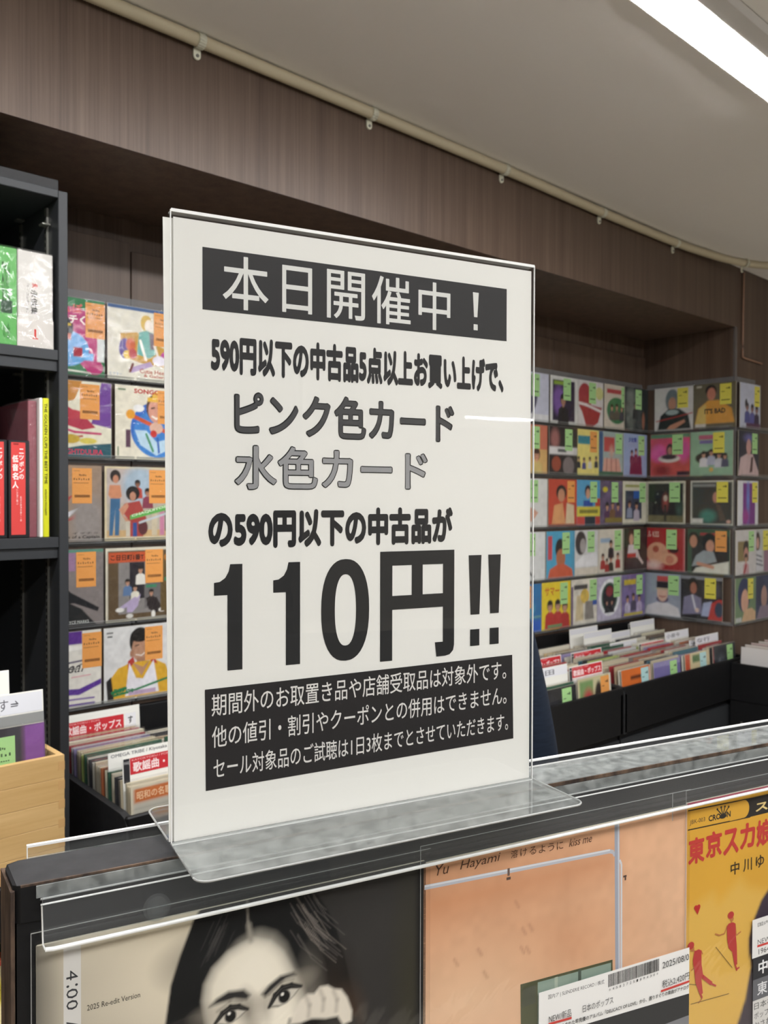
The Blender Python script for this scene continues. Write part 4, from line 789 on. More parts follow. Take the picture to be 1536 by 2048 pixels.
for i, (r, x, k, tu, ops, lb) in enumerate(WA):
    j = i % 5
    single(x, YF - (.0050 if j == 4 else .0005*(j % 2)), ZR[r], 0, ops, k, tu, lb, GR, n=44)
WB = [
 (0, 1.947, 'y', .58, [('bg', 'd4d2d0'), ('e', .45, .70, .17, .26, '6c7a80'), ('e', .45, .62, .10, .15, 'b98770'), ('p', [(.08, .02), (.15, .35), (.35, .50), (.62, .50), (.85, .35), (.92, .02)], '1c2624'), ('e', .45, .42, .16, .06, 'a8b8b8'), ('l', [(.05, .23), (.5, .30), (.95, .38)], .025, 'b03a34'), ('p', [(.3, .03), (.4, .12), (.75, .24), (.78, .18), (.5, .02)], 'c98f74')], 'pale single with a hooded singer in black'),
 (0, 1.771, 'y', .63, [('bg', '67604a'), ('e', .42, .84, .13, .13, HR), ('e', .43, .76, .10, .14, 'c9826a'), ('p', [(.04, .1), (.12, .45), (.35, .62), (.6, .62), (.9, .42), (.97, .1)], 'd89c3c'), ('p', [(.05, .1), (.14, .45), (.3, .55), (.3, .1)], 'd6bc6a'), ('t', "IT'S BAD", .27, .32, .76, .44, '2c2822', .05), ('r', .05, .03, .30, .10, 'd8d4cc'), ('r', .08, .92, .20, .96, 'c8c4b4')], "single showing a singer in a yellow jumper reading IT'S BAD"),
 (1, 1.965, 'g', .56, [('bg', 'c0504a'), ('r', 0, .45, 1, 1, 'cf4a6a'), ('r', 0, .9, 1, 1, '5a8a6a'), ('b', .2, .55, .2, .2, 'd85aa0'), ('b', .85, .6, .15, .25, 'd85aa0'), ('e', .5, .62, .09, .15, '2c1c20'), ('e', .5, .60, .06, .09, 'b47a6c'), ('e', .48, .42, .27, .09, 'd8d0c8'), ('e', .48, .46, .20, .06, '35202a'), ('b', .3, .15, .2, .12, '8a3030'), ('r', .68, .02, 1, .12, '3a2030'), ('n', .15, 7, 4)], 'red and pink single with a singer rising from a white ring'),
 (1, 1.782, 'y', .54, [('bg', '93b79a'), ('r', .2, .82, .56, .92, 'b8607a'), ('r', .22, .73, .54, .80, '7868a8'), ('e', .5, .40, .38, .16, '2a2224'), ('P', .32, .44, .07, HR, SK2, 'd6d4d8'), ('P', .50, .48, .07, HR, SK2, 'b4b8cc'), ('P', .68, .42, .07, HR, SK2, 'c8c8d0'), ('P', .82, .40, .06, HR, SK2, '50506a'), ('e', .5, .14, .05, .05, 'd8b060'), ('n', .08, 8, 2)], 'mint green single with a seated group of friends'),
 (2, 1.984, 'g', .60, [('bg', 'cfcbb8'), ('r', .05, .04, .95, .95, '1f2120'), ('r', .05, .04, .95, .20, '6d6746'), ('b', .5, .5, .06, .14, 'b0524a'), ('e', .5, .60, .05, .07, 'd0c0b0'), ('b', .85, .35, .08, .15, '3d5a50'), ('e', .25, .5, .02, .02, '8a8a80'), ('e', .3, .7, .02, .02, '8a8a80'), ('r', .47, .06, .52, .45, '2c2a24'), ('n', .2, 12, 3)], 'dark single with a small lit figure in a night scene'),
 (2, 1.78, 'y', .62, [('bg', 'c9c9bd'), ('r', .04, .03, .98, .96, '3c403c'), ('r', .06, .86, .6, .92, '8c908c'), ('e', .60, .62, .07, .12, 'bf8a78'), ('p', [(.60, .5), (.7, .45), (.85, .1), (.7, .1)], '5a5248'), ('b', .42, .20, .18, .14, '4a8a7c'), ('r', .04, .04, .30, .14, 'd8d8d0'), ('e', .90, .08, .05, .04, 'd0a898')], 'dark grey single with a small seated figure and teal cloth'),
 (3, 1.984, 'g', .53, [('bg', 'a8282a'), ('t', 'ル KISS', .05, .78, .34, .93, 'e4c4b8', .02), ('e', .30, .40, .28, .26, 'd49e80'), ('e', .26, .50, .08, .08, 'a8503c'), ('e', .60, .28, .22, .14, 'dba888'), ('e', .62, .26, .10, .10, 'c88068'), ('b', .2, .12, .2, .1, 'e0c4bc'), ('e', .72, .5, .12, .08, '3a1418'), ('r', .96, 0, 1, 1, 'c8787a')], 'bright red single with a soft close-up face'),
 (3, 1.791, 'o', .66, [('bg', '3f5a44'), ('r', .3, .86, .7, .92, 'a83a40'), ('r', .1, 0, .98, .85, '2c2c2a'), ('e', .14, .78, .13, .16, '2a221e'), ('e', .14, .72, .09, .14, 'c08a70'), ('e', .52, .72, .16, .20, '17161a'), ('e', .54, .62, .10, .14, 'c9967e'), ('p', [(.10, .15), (.2, .4), (.38, .52), (.62, .50), (.70, .28), (.4, .2)], '9aa4a8'), ('p', [(.12, 0), (.2, .12), (.98, .30), (.98, .0)], 'dcdccf'), ('l', [(.25, .22), (.6, .15)], .08, 'c9967e')], 'dark single with two people leaning over a white table, orange tag'),
 (4, 1.995, 'g', .65, [('bg', '9ba3b2'), ('p', [(.04, .02), (.1, .22), (.35, .32), (.65, .32), (.9, .22), (.97, .02)], 'dad8da'), ('e', .50, .40, .15, .08, '4a3c60'), ('e', .50, .55, .14, .21, 'dcb8a4'), ('r', .35, .66, .65, .82, '1f1d20'), ('r', .36, .82, .64, .94, 'c04a50'), ('r', .34, .62, .66, .66, 'b8a88a'), ('l', [(.42, .47), (.5, .45), (.58, .47)], .02, 'a84a48')], 'grey single with a boy in a tall black and red cap'),
 (4, 1.82, 'y', .58, [('bg', '2d2c30'), ('b', .75, .7, .2, .2, '4f5058'), ('r', 0, .92, 1, 1, '8a8c94'), ('e', .30, .80, .12, .16, '151316'), ('e', .31, .72, .08, .13, 'a86e5a'), ('p', [(.04, .1), (.08, .5), (.3, .58), (.5, .5), (.52, .15)], '85829c'), ('l', [(.28, .55), (.36, .25)], .04, 'dcdce4'), ('p', [(.5, .1), (.55, .4), (.75, .45), (.75, .1)], 'a9b2d0'), ('p', [(.66, .03), (.74, .4), (.9, .5), (1, .5), (1, .03)], 'bb3a34'), ('e', .92, .27, .10, .17, '2c3c54'), ('e', .4, .22, .05, .05, 'e0c8bc')], 'single of a man in a grey jacket beside a red car'),
]
GP = 'seven-inch records on the side of the pillar'
for i, (r, y, k, tu, ops, lb) in enumerate(WB):
    single(AX-.016-.0012*(i % 2), y, ZR[r]+.001, -math.pi/2, ops, k, tu, lb, GP, n=44)
WC = [
 (0, 3.351, 'y', .70, [('bg', 'c4c8da'), ('e', .3, .55, .06, .1, '2a2630'), ('P', .35, .42, .09, '2a2430', 'a07a70', '4a5090'), ('P', .6, .4, .09, '2a2430', 'a07a70', '5a5aa0'), ('P', .82, .38, .09, '2a2430', 'a07a70', '3a2a4a'), ('r', .3, 0, 1, .12, '5a3050')], 'pale blue single with a group in blue, top row past the pillar edge'),
 (1, 3.338, 'g', .66, [('bg', '2a2a3a'), ('b', .5, .85, .2, .08, '6a68a8'), ('p', [(0, 0), (.1, .4), (.4, .5), (.7, .5), (1, .1), (1, 0)], 'cfb4b4'), ('e', .5, .65, .12, .18, 'c89a94'), ('p', [(.55, .08), (.62, .42), (.72, .44), (.68, .1)], '4a2a2c')], 'dark single with a pink-dressed figure past the pillar edge'),
 (2, 3.338, 'y', .70, [('bg', 'dcdce0'), ('r', .25, 0, .85, .95, '7a2a86'), ('b', .5, .55, .06, .4, '6a90d8'), ('b', .4, .2, .15, .15, 'a03a90')], 'white single with a violet panel'),
 (3, 3.322, 'g', .62, [('bg', 'd0ccca'), ('r', .1, .3, .62, .75, '8c7a50'), ('e', .5, .58, .14, .18, '2e2422'), ('e', .5, .45, .11, .16, 'c08a7c'), ('P', .5, .30, .10, '2e2422', SK2, 'c8a0a4'), ('l', [(.4, 0), (.5, .2)], .08, 'a83a3e')], 'white-bordered single of a woman in pink, fourth row past the edge'),
 (3, 3.468, 'y', .55, [('bg', 'bfc0ba'), ('e', .28, .72, .12, .22, '3a2a28'), ('e', .28, .68, .07, .13, 'd0a090'), ('p', [(.12, .05), (.16, .52), (.5, .52), (.6, .05)], 'cfcfd4'), ('l', [(.2, .42), (.5, .36)], .03, '4a4a58'), ('l', [(.2, .32), (.52, .26)], .03, '4a4a58'), ('l', [(.2, .22), (.55, .16)], .03, '4a4a58'), ('r', .6, 0, 1, .7, '9a7488')], 'grey single of a woman in a striped shirt at the picture edge'),
 (4, 3.322, 'y', .60, [('bg', '6f8a68'), ('e', .42, .62, .30, .38, '20305c'), ('e', .46, .48, .18, .26, 'd8a890'), ('p', [(.3, 0), (.45, .28), (.8, .3), (1, .2), (1, 0)], 'd8b48c'), ('r', .03, .02, .30, .12, 'c8ccc8')], 'green single of a face under blue-black hair, lowest row past the edge'),
 (4, 3.492, 'g', .75, [('bg', '2c3a5e'), ('e', .3, .65, .26, .34, '1f2c50'), ('e', .5, .5, .15, .26, 'b08a80'), ('p', [(.1, 0), (.3, .3), (.9, .3), (1, 0)], '8a7a8c')], 'dark blue single of a face in profile at the picture edge'),
]
for i, (r, x, k, tu, ops, lb) in enumerate(WC):
    single(x, YS-.014-.0012*(i % 2), ZR[r], 0, ops, k, tu, lb, 'seven-inch records past the pillar edge', n=44)

# clear display rails: back strip, foot and front lip; one per row and wall
def rail(th, x, y, z, L_, label):
    o = empty('display_rail', (x, y, z+H), th); tag(o, label, 'display rail', 'clear display rails')
    MB().box(0, L_, -.002, 0, -.012, .0, M['rail']).build('back_strip', o)
    MB().box(0, L_, -.022, -.002, -.0045, -.0025, M['rail']).build('foot', o)
    MB().box(0, L_, -.0235, -.022, -.0045, .006, M['clear']).build('front_lip', o)
    MB().box(0, L_, -.0237, -.0218, .0060, .0066, M['edgegrey']).build('lip_edge', o)
    return o
rows = ['top', 'second', 'third', 'fourth', 'lowest']
for i, z in enumerate(ZR):
    rail(0, .66, YW-.0005, z, 0.306, rows[i] + ' clear rail on the left wall panel')
    rail(0, .972, YW-.0005, z, 0.856, rows[i] + ' clear rail mostly behind the sign')
    rail(0, 1.83, YW-.0005, z, 0.851, rows[i] + ' clear rail ending right of the sign')
    rail(0, 2.686, YW-.0005, z, 0.640, rows[i] + ' clear rail running into the wall corner')
    rail(-math.pi/2, AX-.0005, YW-.03, z, 0.366, rows[i] + ' clear rail on the pillar side')
    rail(0, AX+.01, YS-.0005, z, 0.60, rows[i] + ' clear rail past the pillar edge')
def topstrip(th, x, y, L_, label):
    o = empty('header_strip', (x, y, H+.470), th); tag(o, label, 'strip')
    MB().box(0, L_, -.004, 0, 0, .022, M['rail']).build('strip_sheet', o)
topstrip(0, .66, YW-.0005, 2.64, 'clear header strip above the top row on the record wall')
topstrip(-math.pi/2, AX-.0005, YW-.01, .385, 'clear header strip above the top row on the pillar side')
topstrip(0, AX+.008, YS-.0005, .16, 'short clear header strip past the pillar edge')
# ================================================================ BLACK BOOK SHELF AT THE LEFT
YF2 = 1.58
bs = empty('book_shelf', (0.2, 1.58, 0)); tag(bs, 'tall black bookshelf at the left edge, its side post beside the records', 'bookshelf')
B = lambda x0, x1, y0, y1, z0, z1: (x0-.2, x1-.2, y0-1.58, y1-1.58, z0+H, z1+H)
MB().box(*B(.6235, .641, YF2, 1.968, -1.499, .566), M['shelfblack'], .001).build('side_panel', bs)
MB().box(*B(-.3, -.282, YF2, 1.968, -1.499, .566), M['shelfblack'], .001).build('side_panel', bs)
MB().box(*B(-.3, .6235, YF2, 1.968, .552, .567), M['shelfblack'], .001).build('top_board', bs)
MB().box(*B(-.3, .632, YF2+.02, 1.968, .5672, .592), M['black'], .001).build('top_board', bs)
MB().box(*B(-.282, .6235, 1.955, 1.967, -1.49, .552), M['black']).build('back_panel', bs)
for z in (.2545, -.0905, -.58):
    MB().box(*B(-.282, .6233, YF2+.002, 1.954, z, z+.019), M['shelfblack'], .0008).build('shelf_board', bs)
    MB().box(*B(-.282, .6233, YF2+.006, YF2+.03, z-.020, z-.0002), M['shelfblack'], .0008).build('shelf_rail', bs)
for y in (1.632, 1.765):
    b = MB(); b.box(*B(.6195, .6234, y-.005, y+.005, -.56, .545), M['metal'])
    z = -.54
    while z < .53:
        b.box(*B(.6190, .6196, y-.002, y+.002, z, z+.007), M['black']); z += .0125
    b.build('slotted_standard', bs)
for y, z in ((1.621, .508), (1.752, .547), (1.632, .245), (1.765, .245)):
    MB().box(*B(.606, .622, y-.009, y+.009, z, z+.004), M['metal'], .001).build('shelf_pin', bs)
# books
def book(name, x0, x1, y0, dep, z0, h, colr, label, cat='book', wrap=False, group=None, top='d8d4c8'):
    o = empty(name, ((x0+x1)/2, y0, z0+H)); tag(o, label, cat, group); w_ = (x1-x0)/2
    m = pmat('book_cloth', colr, 0.4); 
    MB().box(-w_, w_, 0, dep, 0, h, m, .0012).build('cover', o)
    MB().box(-w_+.0015, w_-.0015, .003, dep+.0005, .001, h-.002, pmat('book_pages', top, 0.7)).build('page_block', o)
    if wrap: MB().box(-w_-.0012, w_+.0012, -.0015, dep, -.0001, h+.003, M['wrap'], .002).build('plastic_wrap', o)
    return o
def lettering(o, fn, w_):
    c = Canvas(); fn(c); p = c.build('spine_lettering', o, M['print']); p.rotation_euler = (math.pi/2, 0, 0); p.location = (-w_, -.0003, 0)
Zs1, Zs2 = .2737, -.0713
o = book('boxed_book', .490, .5525, 1.590, .15, Zs1, .1735, '46963f', 'green boxed book in clear wrap on the upper shelf', wrap=True)
lettering(o, lambda c: (c.text('るひと', .036, .075, .050, .150, '1c3a1c', .02), c.rect(.034, .056, .054, .079, '20402a'), c.text('S', .046, .088, .054, .100, 'e8f2e8', .03), c.text('の会', .038, .010, .050, .040, '2a6a2a', .02)), .03125)
o = book('boxed_book', .5535, .6168, 1.590, .15, Zs1, .1735, 'b9b6b0', 'white boxed book in wrinkled clear wrap on the upper shelf', wrap=True)
lettering(o, lambda c: (c.rect(0, 0, .065, .052, 'bdb8b2'), c.text('沖', .026, .108, .036, .117, 'c23a34', .02), c.text('ナシ', .0175, .100, .0225, .115, '4a4a4a'), c.text('永倣集', .024, .060, .036, .105, '4a4a4a', .01, 0, -90), c.text('コレクション', .016, .060, .021, .098, '4a4a4a', 0, 0, -90), c.rect(.030, .018, .0335, .034, 'c23a34'), c.rect(.027, .016, .037, .018, 'c23a34')), .0325)
def redbook(c, x0, x1):
    c.rect(x0, .006, x1, .172, 'c5423f')
    for i, ch in enumerate('ニッポンの'): c.text(ch, x0+(x1-x0)*.56, .152-i*.0115, x0+(x1-x0)*.88, .161-i*.0115, 'f0e0dc', .02)
    for i, ch in enumerate('低音名人'): c.text(ch, x0+(x1-x0)*.08, .136-i*.0155, x0+(x1-x0)*.50, .149-i*.0155, 'f4e6e2', .02)
    c.text('この声に酔う', x0+(x1-x0)*.35, .06, x0+(x1-x0)*.48, .088, 'f0d8d4', 0, 0, -90); c.text('昭和の歌声を聴く一冊', x0+(x1-x0)*.62, .03, x0+(x1-x0)*.72, .075, 'f0d8d4', 0, 0, -90)
    c.rect(x0+.004, .168, x0+.013, .170, '6a1c1c')
o = book('book', .500, .5345, 1.590, .13, Zs2, .1760, '17161a', 'red-spined black book at the picture edge on the middle shelf'); lettering(o, lambda c: redbook(c, .004, .0285), .01725)
o = book('book', .5365, .5735, 1.590, .13, Zs2, .1760, '1a191d', 'red-spined black book with white title, second on the middle shelf'); lettering(o, lambda c: redbook(c, .0045, .0295), .0185)
book('large_book', .5330, .5600, 1.730, .20, Zs2, .246, '4a4a4e', 'tall dark grey album standing behind the red books')
book('large_book', .5745, .5905, 1.600, .23, Zs2, .2500, '8c4f58', 'dark wine-coloured tall book behind wrap between red and white spines', wrap=True)
o = book('magazine', .5915, .5975, 1.590, .20, Zs2, .2555, 'e4e2dd', 'thin white magazine spine next to the yellow one')
o = book('magazine', .5982, .6090, 1.590, .20, Zs2, .2555, 'c3c41c', 'bright yellow magazine spine on the middle shelf')
lettering(o, lambda c: (c.text('THE GOLDEN CUPS THE BEST TIME', .0022, .098, .0075, .246, '24240f', .03, 0, -90), c.text('INTERVIEW & DISCOGRAPHY', .0025, .040, .0062, .088, '24240f', .01, 0, -90)), .0054)

# ---------------- low black cabinet that carries the crate, with more records below
cb = empty('low_cabinet', (0.1, 1.28, 0)); tag(cb, 'low black cabinet under the wooden crate at the left edge', 'cabinet')
B2 = lambda x0, x1, y0, y1, z0, z1: (x0-.1, x1-.1, y0-1.28, y1-1.28, z0+H, z1+H)
MB().box(*B2(-.6, .520, 1.278, 1.575, -.640, -.5605), M['black'], .002).build('top_board', cb)
MB().box(*B2(.505, .520, 1.330, 1.575, -1.499, -.6405), M['black']).build('side_panel', cb)
MB().box(*B2(-.6, -.585, 1.330, 1.575, -1.499, -.6405), M['black']).build('side_panel', cb)
MB().box(*B2(-.585, .505, 1.20, 1.575, -.875, -.860), pmat('brown_board', '4a3226', 0.5), .002).build('tray_board', cb)
cols_ = ['c8b98a', 'b85a3a', '4a6a5c', '6a5a6c', 'd8c24a', 'c0343a', '3a4a4c', '8a6a78', 'c07a9c', '9a8f8a']
for i in range(9):
    o = empty('record_single', (.29+.012*(i % 2), 1.255+.034*i, -.859+H)); o.rotation_euler = (-.45, 0, .05*(i % 3-1)); tag(o, ('%s patterned record leaning in the tray below the crate' % ['straw', 'rust', 'green', 'mauve', 'yellow', 'red', 'slate', 'plum', 'pink'][i]), 'record', 'records in the tray below the crate')
    link(bpy.data.objects.new('sleeve', SLEEVE), o)
    c = run_ops([('bg', cols_[i]), ('n', .5, 6, i), ('r', .1, .72, .9, .9, cols_[(i+4) % 10]), ('e', .5, .4, .25, .22, cols_[(i+7) % 10]), ('r', .0, .0, 1, .08, 'd8d8d4')], 30); q = c.build('cover_print', o, M['printgloss'], scale=.18); q.rotation_euler = (math.pi/2, 0, 0)
for i in range(5):
    o = empty('disc_case', (.37+.004*(i % 2), 1.215, -.859+H+i*.0135)); tag(o, ['lowest', 'second', 'third', 'fourth', 'topmost'][i] + ' white disc case in the small stack below the crate', 'disc case', 'stack of white disc cases')
    MB().box(0, .142, 0, .03, 0, .0125, M['paper'], .002).build('case', o); MB().box(.002, .140, -.0008, .0002, .002, .0105, M['clear']).build('clear_lid', o)

# ---------------- bamboo crate
cr = empty('bamboo_crate', (0.35, 1.283, -.5600+H)); tag(cr, 'pale bamboo crate of records at the left edge', 'crate')
hc = .174; x0, x1, dp = -.135, .163, .31
for i in range(5):
    za, zb = i*hc/5, (i+1)*hc/5-.0004
    MB().box(x0, x1, 0, .0095, za, zb, M['bamboo'], .0004).build('plank', cr)
MB().box(x1-.0095, x1, .0097, dp, 0, hc, M['bamboo'], .0006).build('side_panel', cr)
MB().box(x0, x0+.0095, .0097, dp, 0, hc, M['bamboo'], .0006).build('side_panel', cr)
MB().box(x0+.0097, x1-.0097, dp-.0095, dp, 0, hc, M['bamboo'], .0006).build('back_panel', cr)
MB().box(x0+.0097, x1-.0097, .0097, dp-.0097, .0005, .008, M['bamboo']).build('base', cr)
b = MB()
for k in range(6): b.box(x1-.0094, x1+.0003, -.0003, .0094, .006+k*.029, .019+k*.029, pmat('finger_joint_end_grain', 'c9a069', 0.6))
b.build('finger_joint', cr)
o = single(.312, 1.2965, -.5175, 0, [('bg', '46444a'), ('r', 0, 0, .70, 1, '3c3a40'), ('r', .0, .55, .62, .9, '40403f'), ('p', [(.66, .84), (.70, .82), (.715, .64), (.69, .64)], 'cc7668'), ('r', .83, 0, 1, 1, '8d5aa0'), ('r', .81, 0, .83, 1, '6a5068'), ('r', .0, .0, .66, .32, 'b08aaa')], 'g', .49, 'purple-edged dark record with green tag at the crate front', 'records in the bamboo crate', n=60, lean=.06, tagtop=.93, full=True)
def divider(x, y, zt, w_, h, label, fn=None, group='divider cards', th=0.0, lean=0.072):
    o = empty('divider_card', (x, y, zt-h+H), th); tag(o, label, 'divider card', group); o.rotation_euler = (-lean, 0, th)
    MB().box(0, w_, 0, .0012, 0, h, M['paper'], .0003).build('card', o)
    if fn: c = Canvas(); fn(c, w_, h); p = c.build('lettering', o, M['print']); p.rotation_euler = (math.pi/2, 0, 0); p.location = (0, -.0003, 0)
    return o
divider(.305, 1.322, -.294, .196, .20, 'white divider card with an arrow at the crate front', lambda c, w_, h: (c.rect(.002, h-.031, w_-.002, h-.002, 'dfe0e6'), c.text('きます⇒', .095, h-.025, .160, h-.008, '5a5a60', .0), c.rect(0, h-.2, w_, h-.033, '8e8f8e')), 'divider cards')
divider(.288, 1.375, -.268, .180, .20, 'blank white divider card further back in the crate', lambda c, w_, h: c.rect(.150, 0, .151, h, 'b0b0b0'), 'divider cards')
for i in range(4):
    o = single(.314, 1.350+.05*i, -.5175, 0, [('bg', ['b7a78c', '8c9a96', 'c9c4bb', '6a5f72'][i]), ('r', .1, .8, .9, .92, '3a3a3c')], None, 0, ['tan', 'grey-green', 'pale', 'dull purple'][i] + ' record filed in the crate behind the divider cards', 'records in the bamboo crate', n=8, lean=.05)

# ================================================================ RECORD BINS ALONG THE WALL
ZRIM = -.612
def bin_unit(x0, x1, label, left=True, ya=1.545):
    o = empty('record_bin', ((x0+x1)/2, ya, 0)); tag(o, label, 'record bin'); xc = (x0+x1)/2; w_ = (x1-x0)/2; d = 1.975-ya
    z0, z1 = H-.765, H+ZRIM
    MB().box(-w_, w_, 0, .012, z0, z1, M['black'], .003).build('front_panel', o)
    pts = [(0.0, z0), (d, z0), (d, z1+.016), (.03, z1+.001), (.012, z1-.003), (.003, z1-.011), (0.0, z1-.022)]
    b = MB(); b.prism([(p[0], p[1]) for p in pts], -w_-.0005, -w_+.014, 0, M['blackgrey']); b.build('side_panel', o)
    b = MB(); b.prism([(p[0], p[1]) for p in pts], w_-.014, w_+.0005, 0, M['black']); b.build('side_panel', o)
    MB().box(-w_+.014, w_-.014, d-.012, d, z0, z1+.01, M['black']).build('back_panel', o)
    MB().box(-w_+.014, w_-.014, .012, d-.012, z0+.0005, z0+.0055, M['black']).build('base', o)
    MB().box(-w_+.002, w_-.002, .02, d, 0.0005, z0-.0005, M['black']).build('cabinet_body', o)
    MB().box(-w_+.002, w_-.002, .012, .02, z0-.16, z0-.02, M['shelfblack'], .002).build('drawer_front', o)
    return o
bin_unit(.738, 1.598, 'black record bin at the left, its rounded side panel in view')
bin_unit(1.602, 2.455, 'black record bin in the middle, half hidden by the sign')
bin_unit(2.462, 3.330, 'black record bin at the right, under the wall corner')
PAL = ['d9cdb0', 'cfc3a8', 'e0dccf', '8d857c', 'b56b45', '3a3a3e', 'd2c9ae', 'c9bfa6', 'd7d0be', '2f5a46', 'a9b86a', 'd9d4c6', '9a8fb8', 'a8323a', 'cfc7a4', 'c4bba6', 'b23038', 'd8d2b8', '4f7a86', 'd0b58a', 'c9c9c9', 'bfa98c', 'dcd6c6', '7a6a5c']
NAMES = {'d9cdb0': 'cream', 'cfc3a8': 'cream', 'e0dccf': 'white', '8d857c': 'grey', 'b56b45': 'rust', '3a3a3e': 'black', 'd2c9ae': 'cream', 'c9bfa6': 'cream', 'd7d0be': 'cream', '2f5a46': 'dark green', 'a9b86a': 'lime', 'd9d4c6': 'white', '9a8fb8': 'lavender', 'a8323a': 'red', 'cfc7a4': 'cream', 'c4bba6': 'beige', 'b23038': 'red', 'd8d2b8': 'cream', '4f7a86': 'teal', 'd0b58a': 'tan', 'c9c9c9': 'light grey', 'bfa98c': 'tan', 'dcd6c6': 'white', '7a6a5c': 'brown'}
BR = [box_mesh(0, RS-.003, 0, t, 0, RS-.003, M['objcol'], .0006) for t in (.0022, .0035, .005)]
BW = box_mesh(-.0018, RS-.001, -.0012, .006, 0, RS+.0015, M['wrap'], 0.0006)
zb = -.7445
def filed(x, y, colr, lean, dx, label, group, t=1, dz=0.0, wrap=True):
    o = empty('record_single', (x+dx, y, zb+dz+H)); o.rotation_euler = (-lean, 0, 0); tag(o, label, 'record', group)
    s = link(bpy.data.objects.new('sleeve', BR[t]), o); s.color = lin(colr) + (1,)
    if wrap: link(bpy.data.objects.new('plastic_wrap', BW), o)
    return o
rr_ = random.Random(21)
# left column: 30 records, front to back
LCARDS = (1.597, 1.915, 1.930, 1.938, 1.672, 1.640)
hit = lambda y, yc: -.0085 < y-yc < .0032
LC = ['d9cdb0', 'd2c9ae', 'd9cdb0', '8d857c', '3a3a3e', 'c4bba6', '2f5a46', 'd8d2b8', 'b56b45', 'd9cdb0', 'd7d0be', 'cfc3a8', 'e0dccf', '3a3a3e', 'd9d4c6', '2f5a46', 'a9b86a', 'cfc7a4', 'd9cdb0', 'd2c9ae', '9a8fb8', 'c9c9c9', 'a8323a', 'd8d2b8', 'e0dccf', 'b23038', 'd9d4c6', 'd0b58a', 'cfc3a8', '4f7a86']
yy = 1.568
WHERE = lambda i, n: ['at the front', 'near the front', 'in the middle', 'near the back', 'at the back'][min(4, 5*i//n)]
for i, cc in enumerate(LC):
    while any(hit(yy, q) for q in LCARDS): yy += .001
    filed(.757, yy, cc, .07+.004*rr_.random(), rr_.uniform(-.002, .003), NAMES[cc] + ' sleeve filed ' + WHERE(i, 30) + ' of the left bin column', 'records in the left column', t=rr_.choice((1, 2, 2)), dz=(yy-1.56)*.07+rr_.uniform(-.003, .003))
    yy += .0112 if i != 12 else .018
single(.7585, 1.560, zb, 0, [('bg', 'd8cfb6'), ('r', .02, .02, .98, .98, 'cfc8b8'), ('r', .04, .82, .98, .97, 'c9713c'), ('r', .04, .50, .98, .80, 'c6c2b4'), ('r', .02, .02, .98, .50, '23243e'), ('l', [(.04, .76), (.98, .76)], .008, 'a8a498'), ('l', [(.04, .70), (.98, .70)], .008, 'a8a498'), ('l', [(.04, .64), (.98, .64)], .008, 'a8a498'), ('l', [(.3, .50), (.26, .2)], .02, 'b8b4b0'), ('t', '昭和の名歌を歌う 特集', .07, .85, .94, .94, 'f0c8a0', .02), ('t', 'あふれる想い', .34, .60, .98, .72, '3a1c24', .04)], 'g', .60, 'front record of the left bin with orange heading and navy lower half', 'records in the left column', n=50, lean=.07, full=True)
def redcard(tab):
    def fn(c, w_, h):
        if tab: c.rect(w_-.030, h-.034, w_-.003, h-.003, 'e9e9ec'); c.text(tab, w_-.023, h-.028, w_-.011, h-.010, '3a3a3c', .03); w2 = w_-.034
        else: w2 = w_-.004; 
        c.rect(.004 if tab else .016, h-.036, w2, h-.003, 'c8343c')
        if not tab: c.rect(.002, h-.05, .015, h-.003, '2c2c30'); c.text('WAVE', .003, h-.014, .014, h-.008, 'd0d0d0')
        xs_ = .008 if tab else .020
        c.text('KAYOKYOKU / POPS', xs_, h-.0095, xs_+.085, h-.0055, 'f2b8b8', .01); c.text('歌謡曲・ポップス', xs_+.002, h-.032, w2-.006, h-.012, 'fbe9e9', .022)
    return fn
divider(.760, 1.597, -.516, .186, .20, 'red-headed divider card near the front of the left bin', redcard(''))
divider(.762, 1.915, -.509, .186, .22, 'red-headed divider card with a white tab at the back of the left bin', redcard('す'))
divider(.757, 1.930, -.504, .186, .22, 'plain white divider card at the very back of the left bin')
divider(.780, 1.938, -.501, .186, .22, 'second plain white card at the back of the left bin')
divider(.764, 1.672, -.524, .186, .19, 'white card lettered for a band and singer in the left bin', lambda c, w_, h: (c.text('OMEGA TRIBE / Kiyotaka Sugiyama', .006, h-.013, w_-.006, h-.004, '6a6a70', .01), c.rect(.1, h-.024, w_, h-.017, 'e8b45a')))
divider(.790, 1.640, -.527, .170, .19, 'white card with band lettering, second in the left bin', lambda c, w_, h: c.text('THE SQUARES', .012, h-.013, .10, h-.004, '4a5a7a', .01))
# neighbouring column, just visible beside the sign
for i in range(9):
    cc = ['d0b58a', 'cfc7a4', '4f7a86', 'd9cdb0', '2f5a46', 'e0dccf', 'bfa98c', '3a3a3e', 'd7d0be'][i]
    filed(.965, 1.70+.026*i, cc, .10, rr_.uniform(-.004, .004), NAMES[cc] + ' sleeve in the column beside the sign edge', 'records beside the sign edge', t=2, dz=rr_.uniform(-.01, .012))
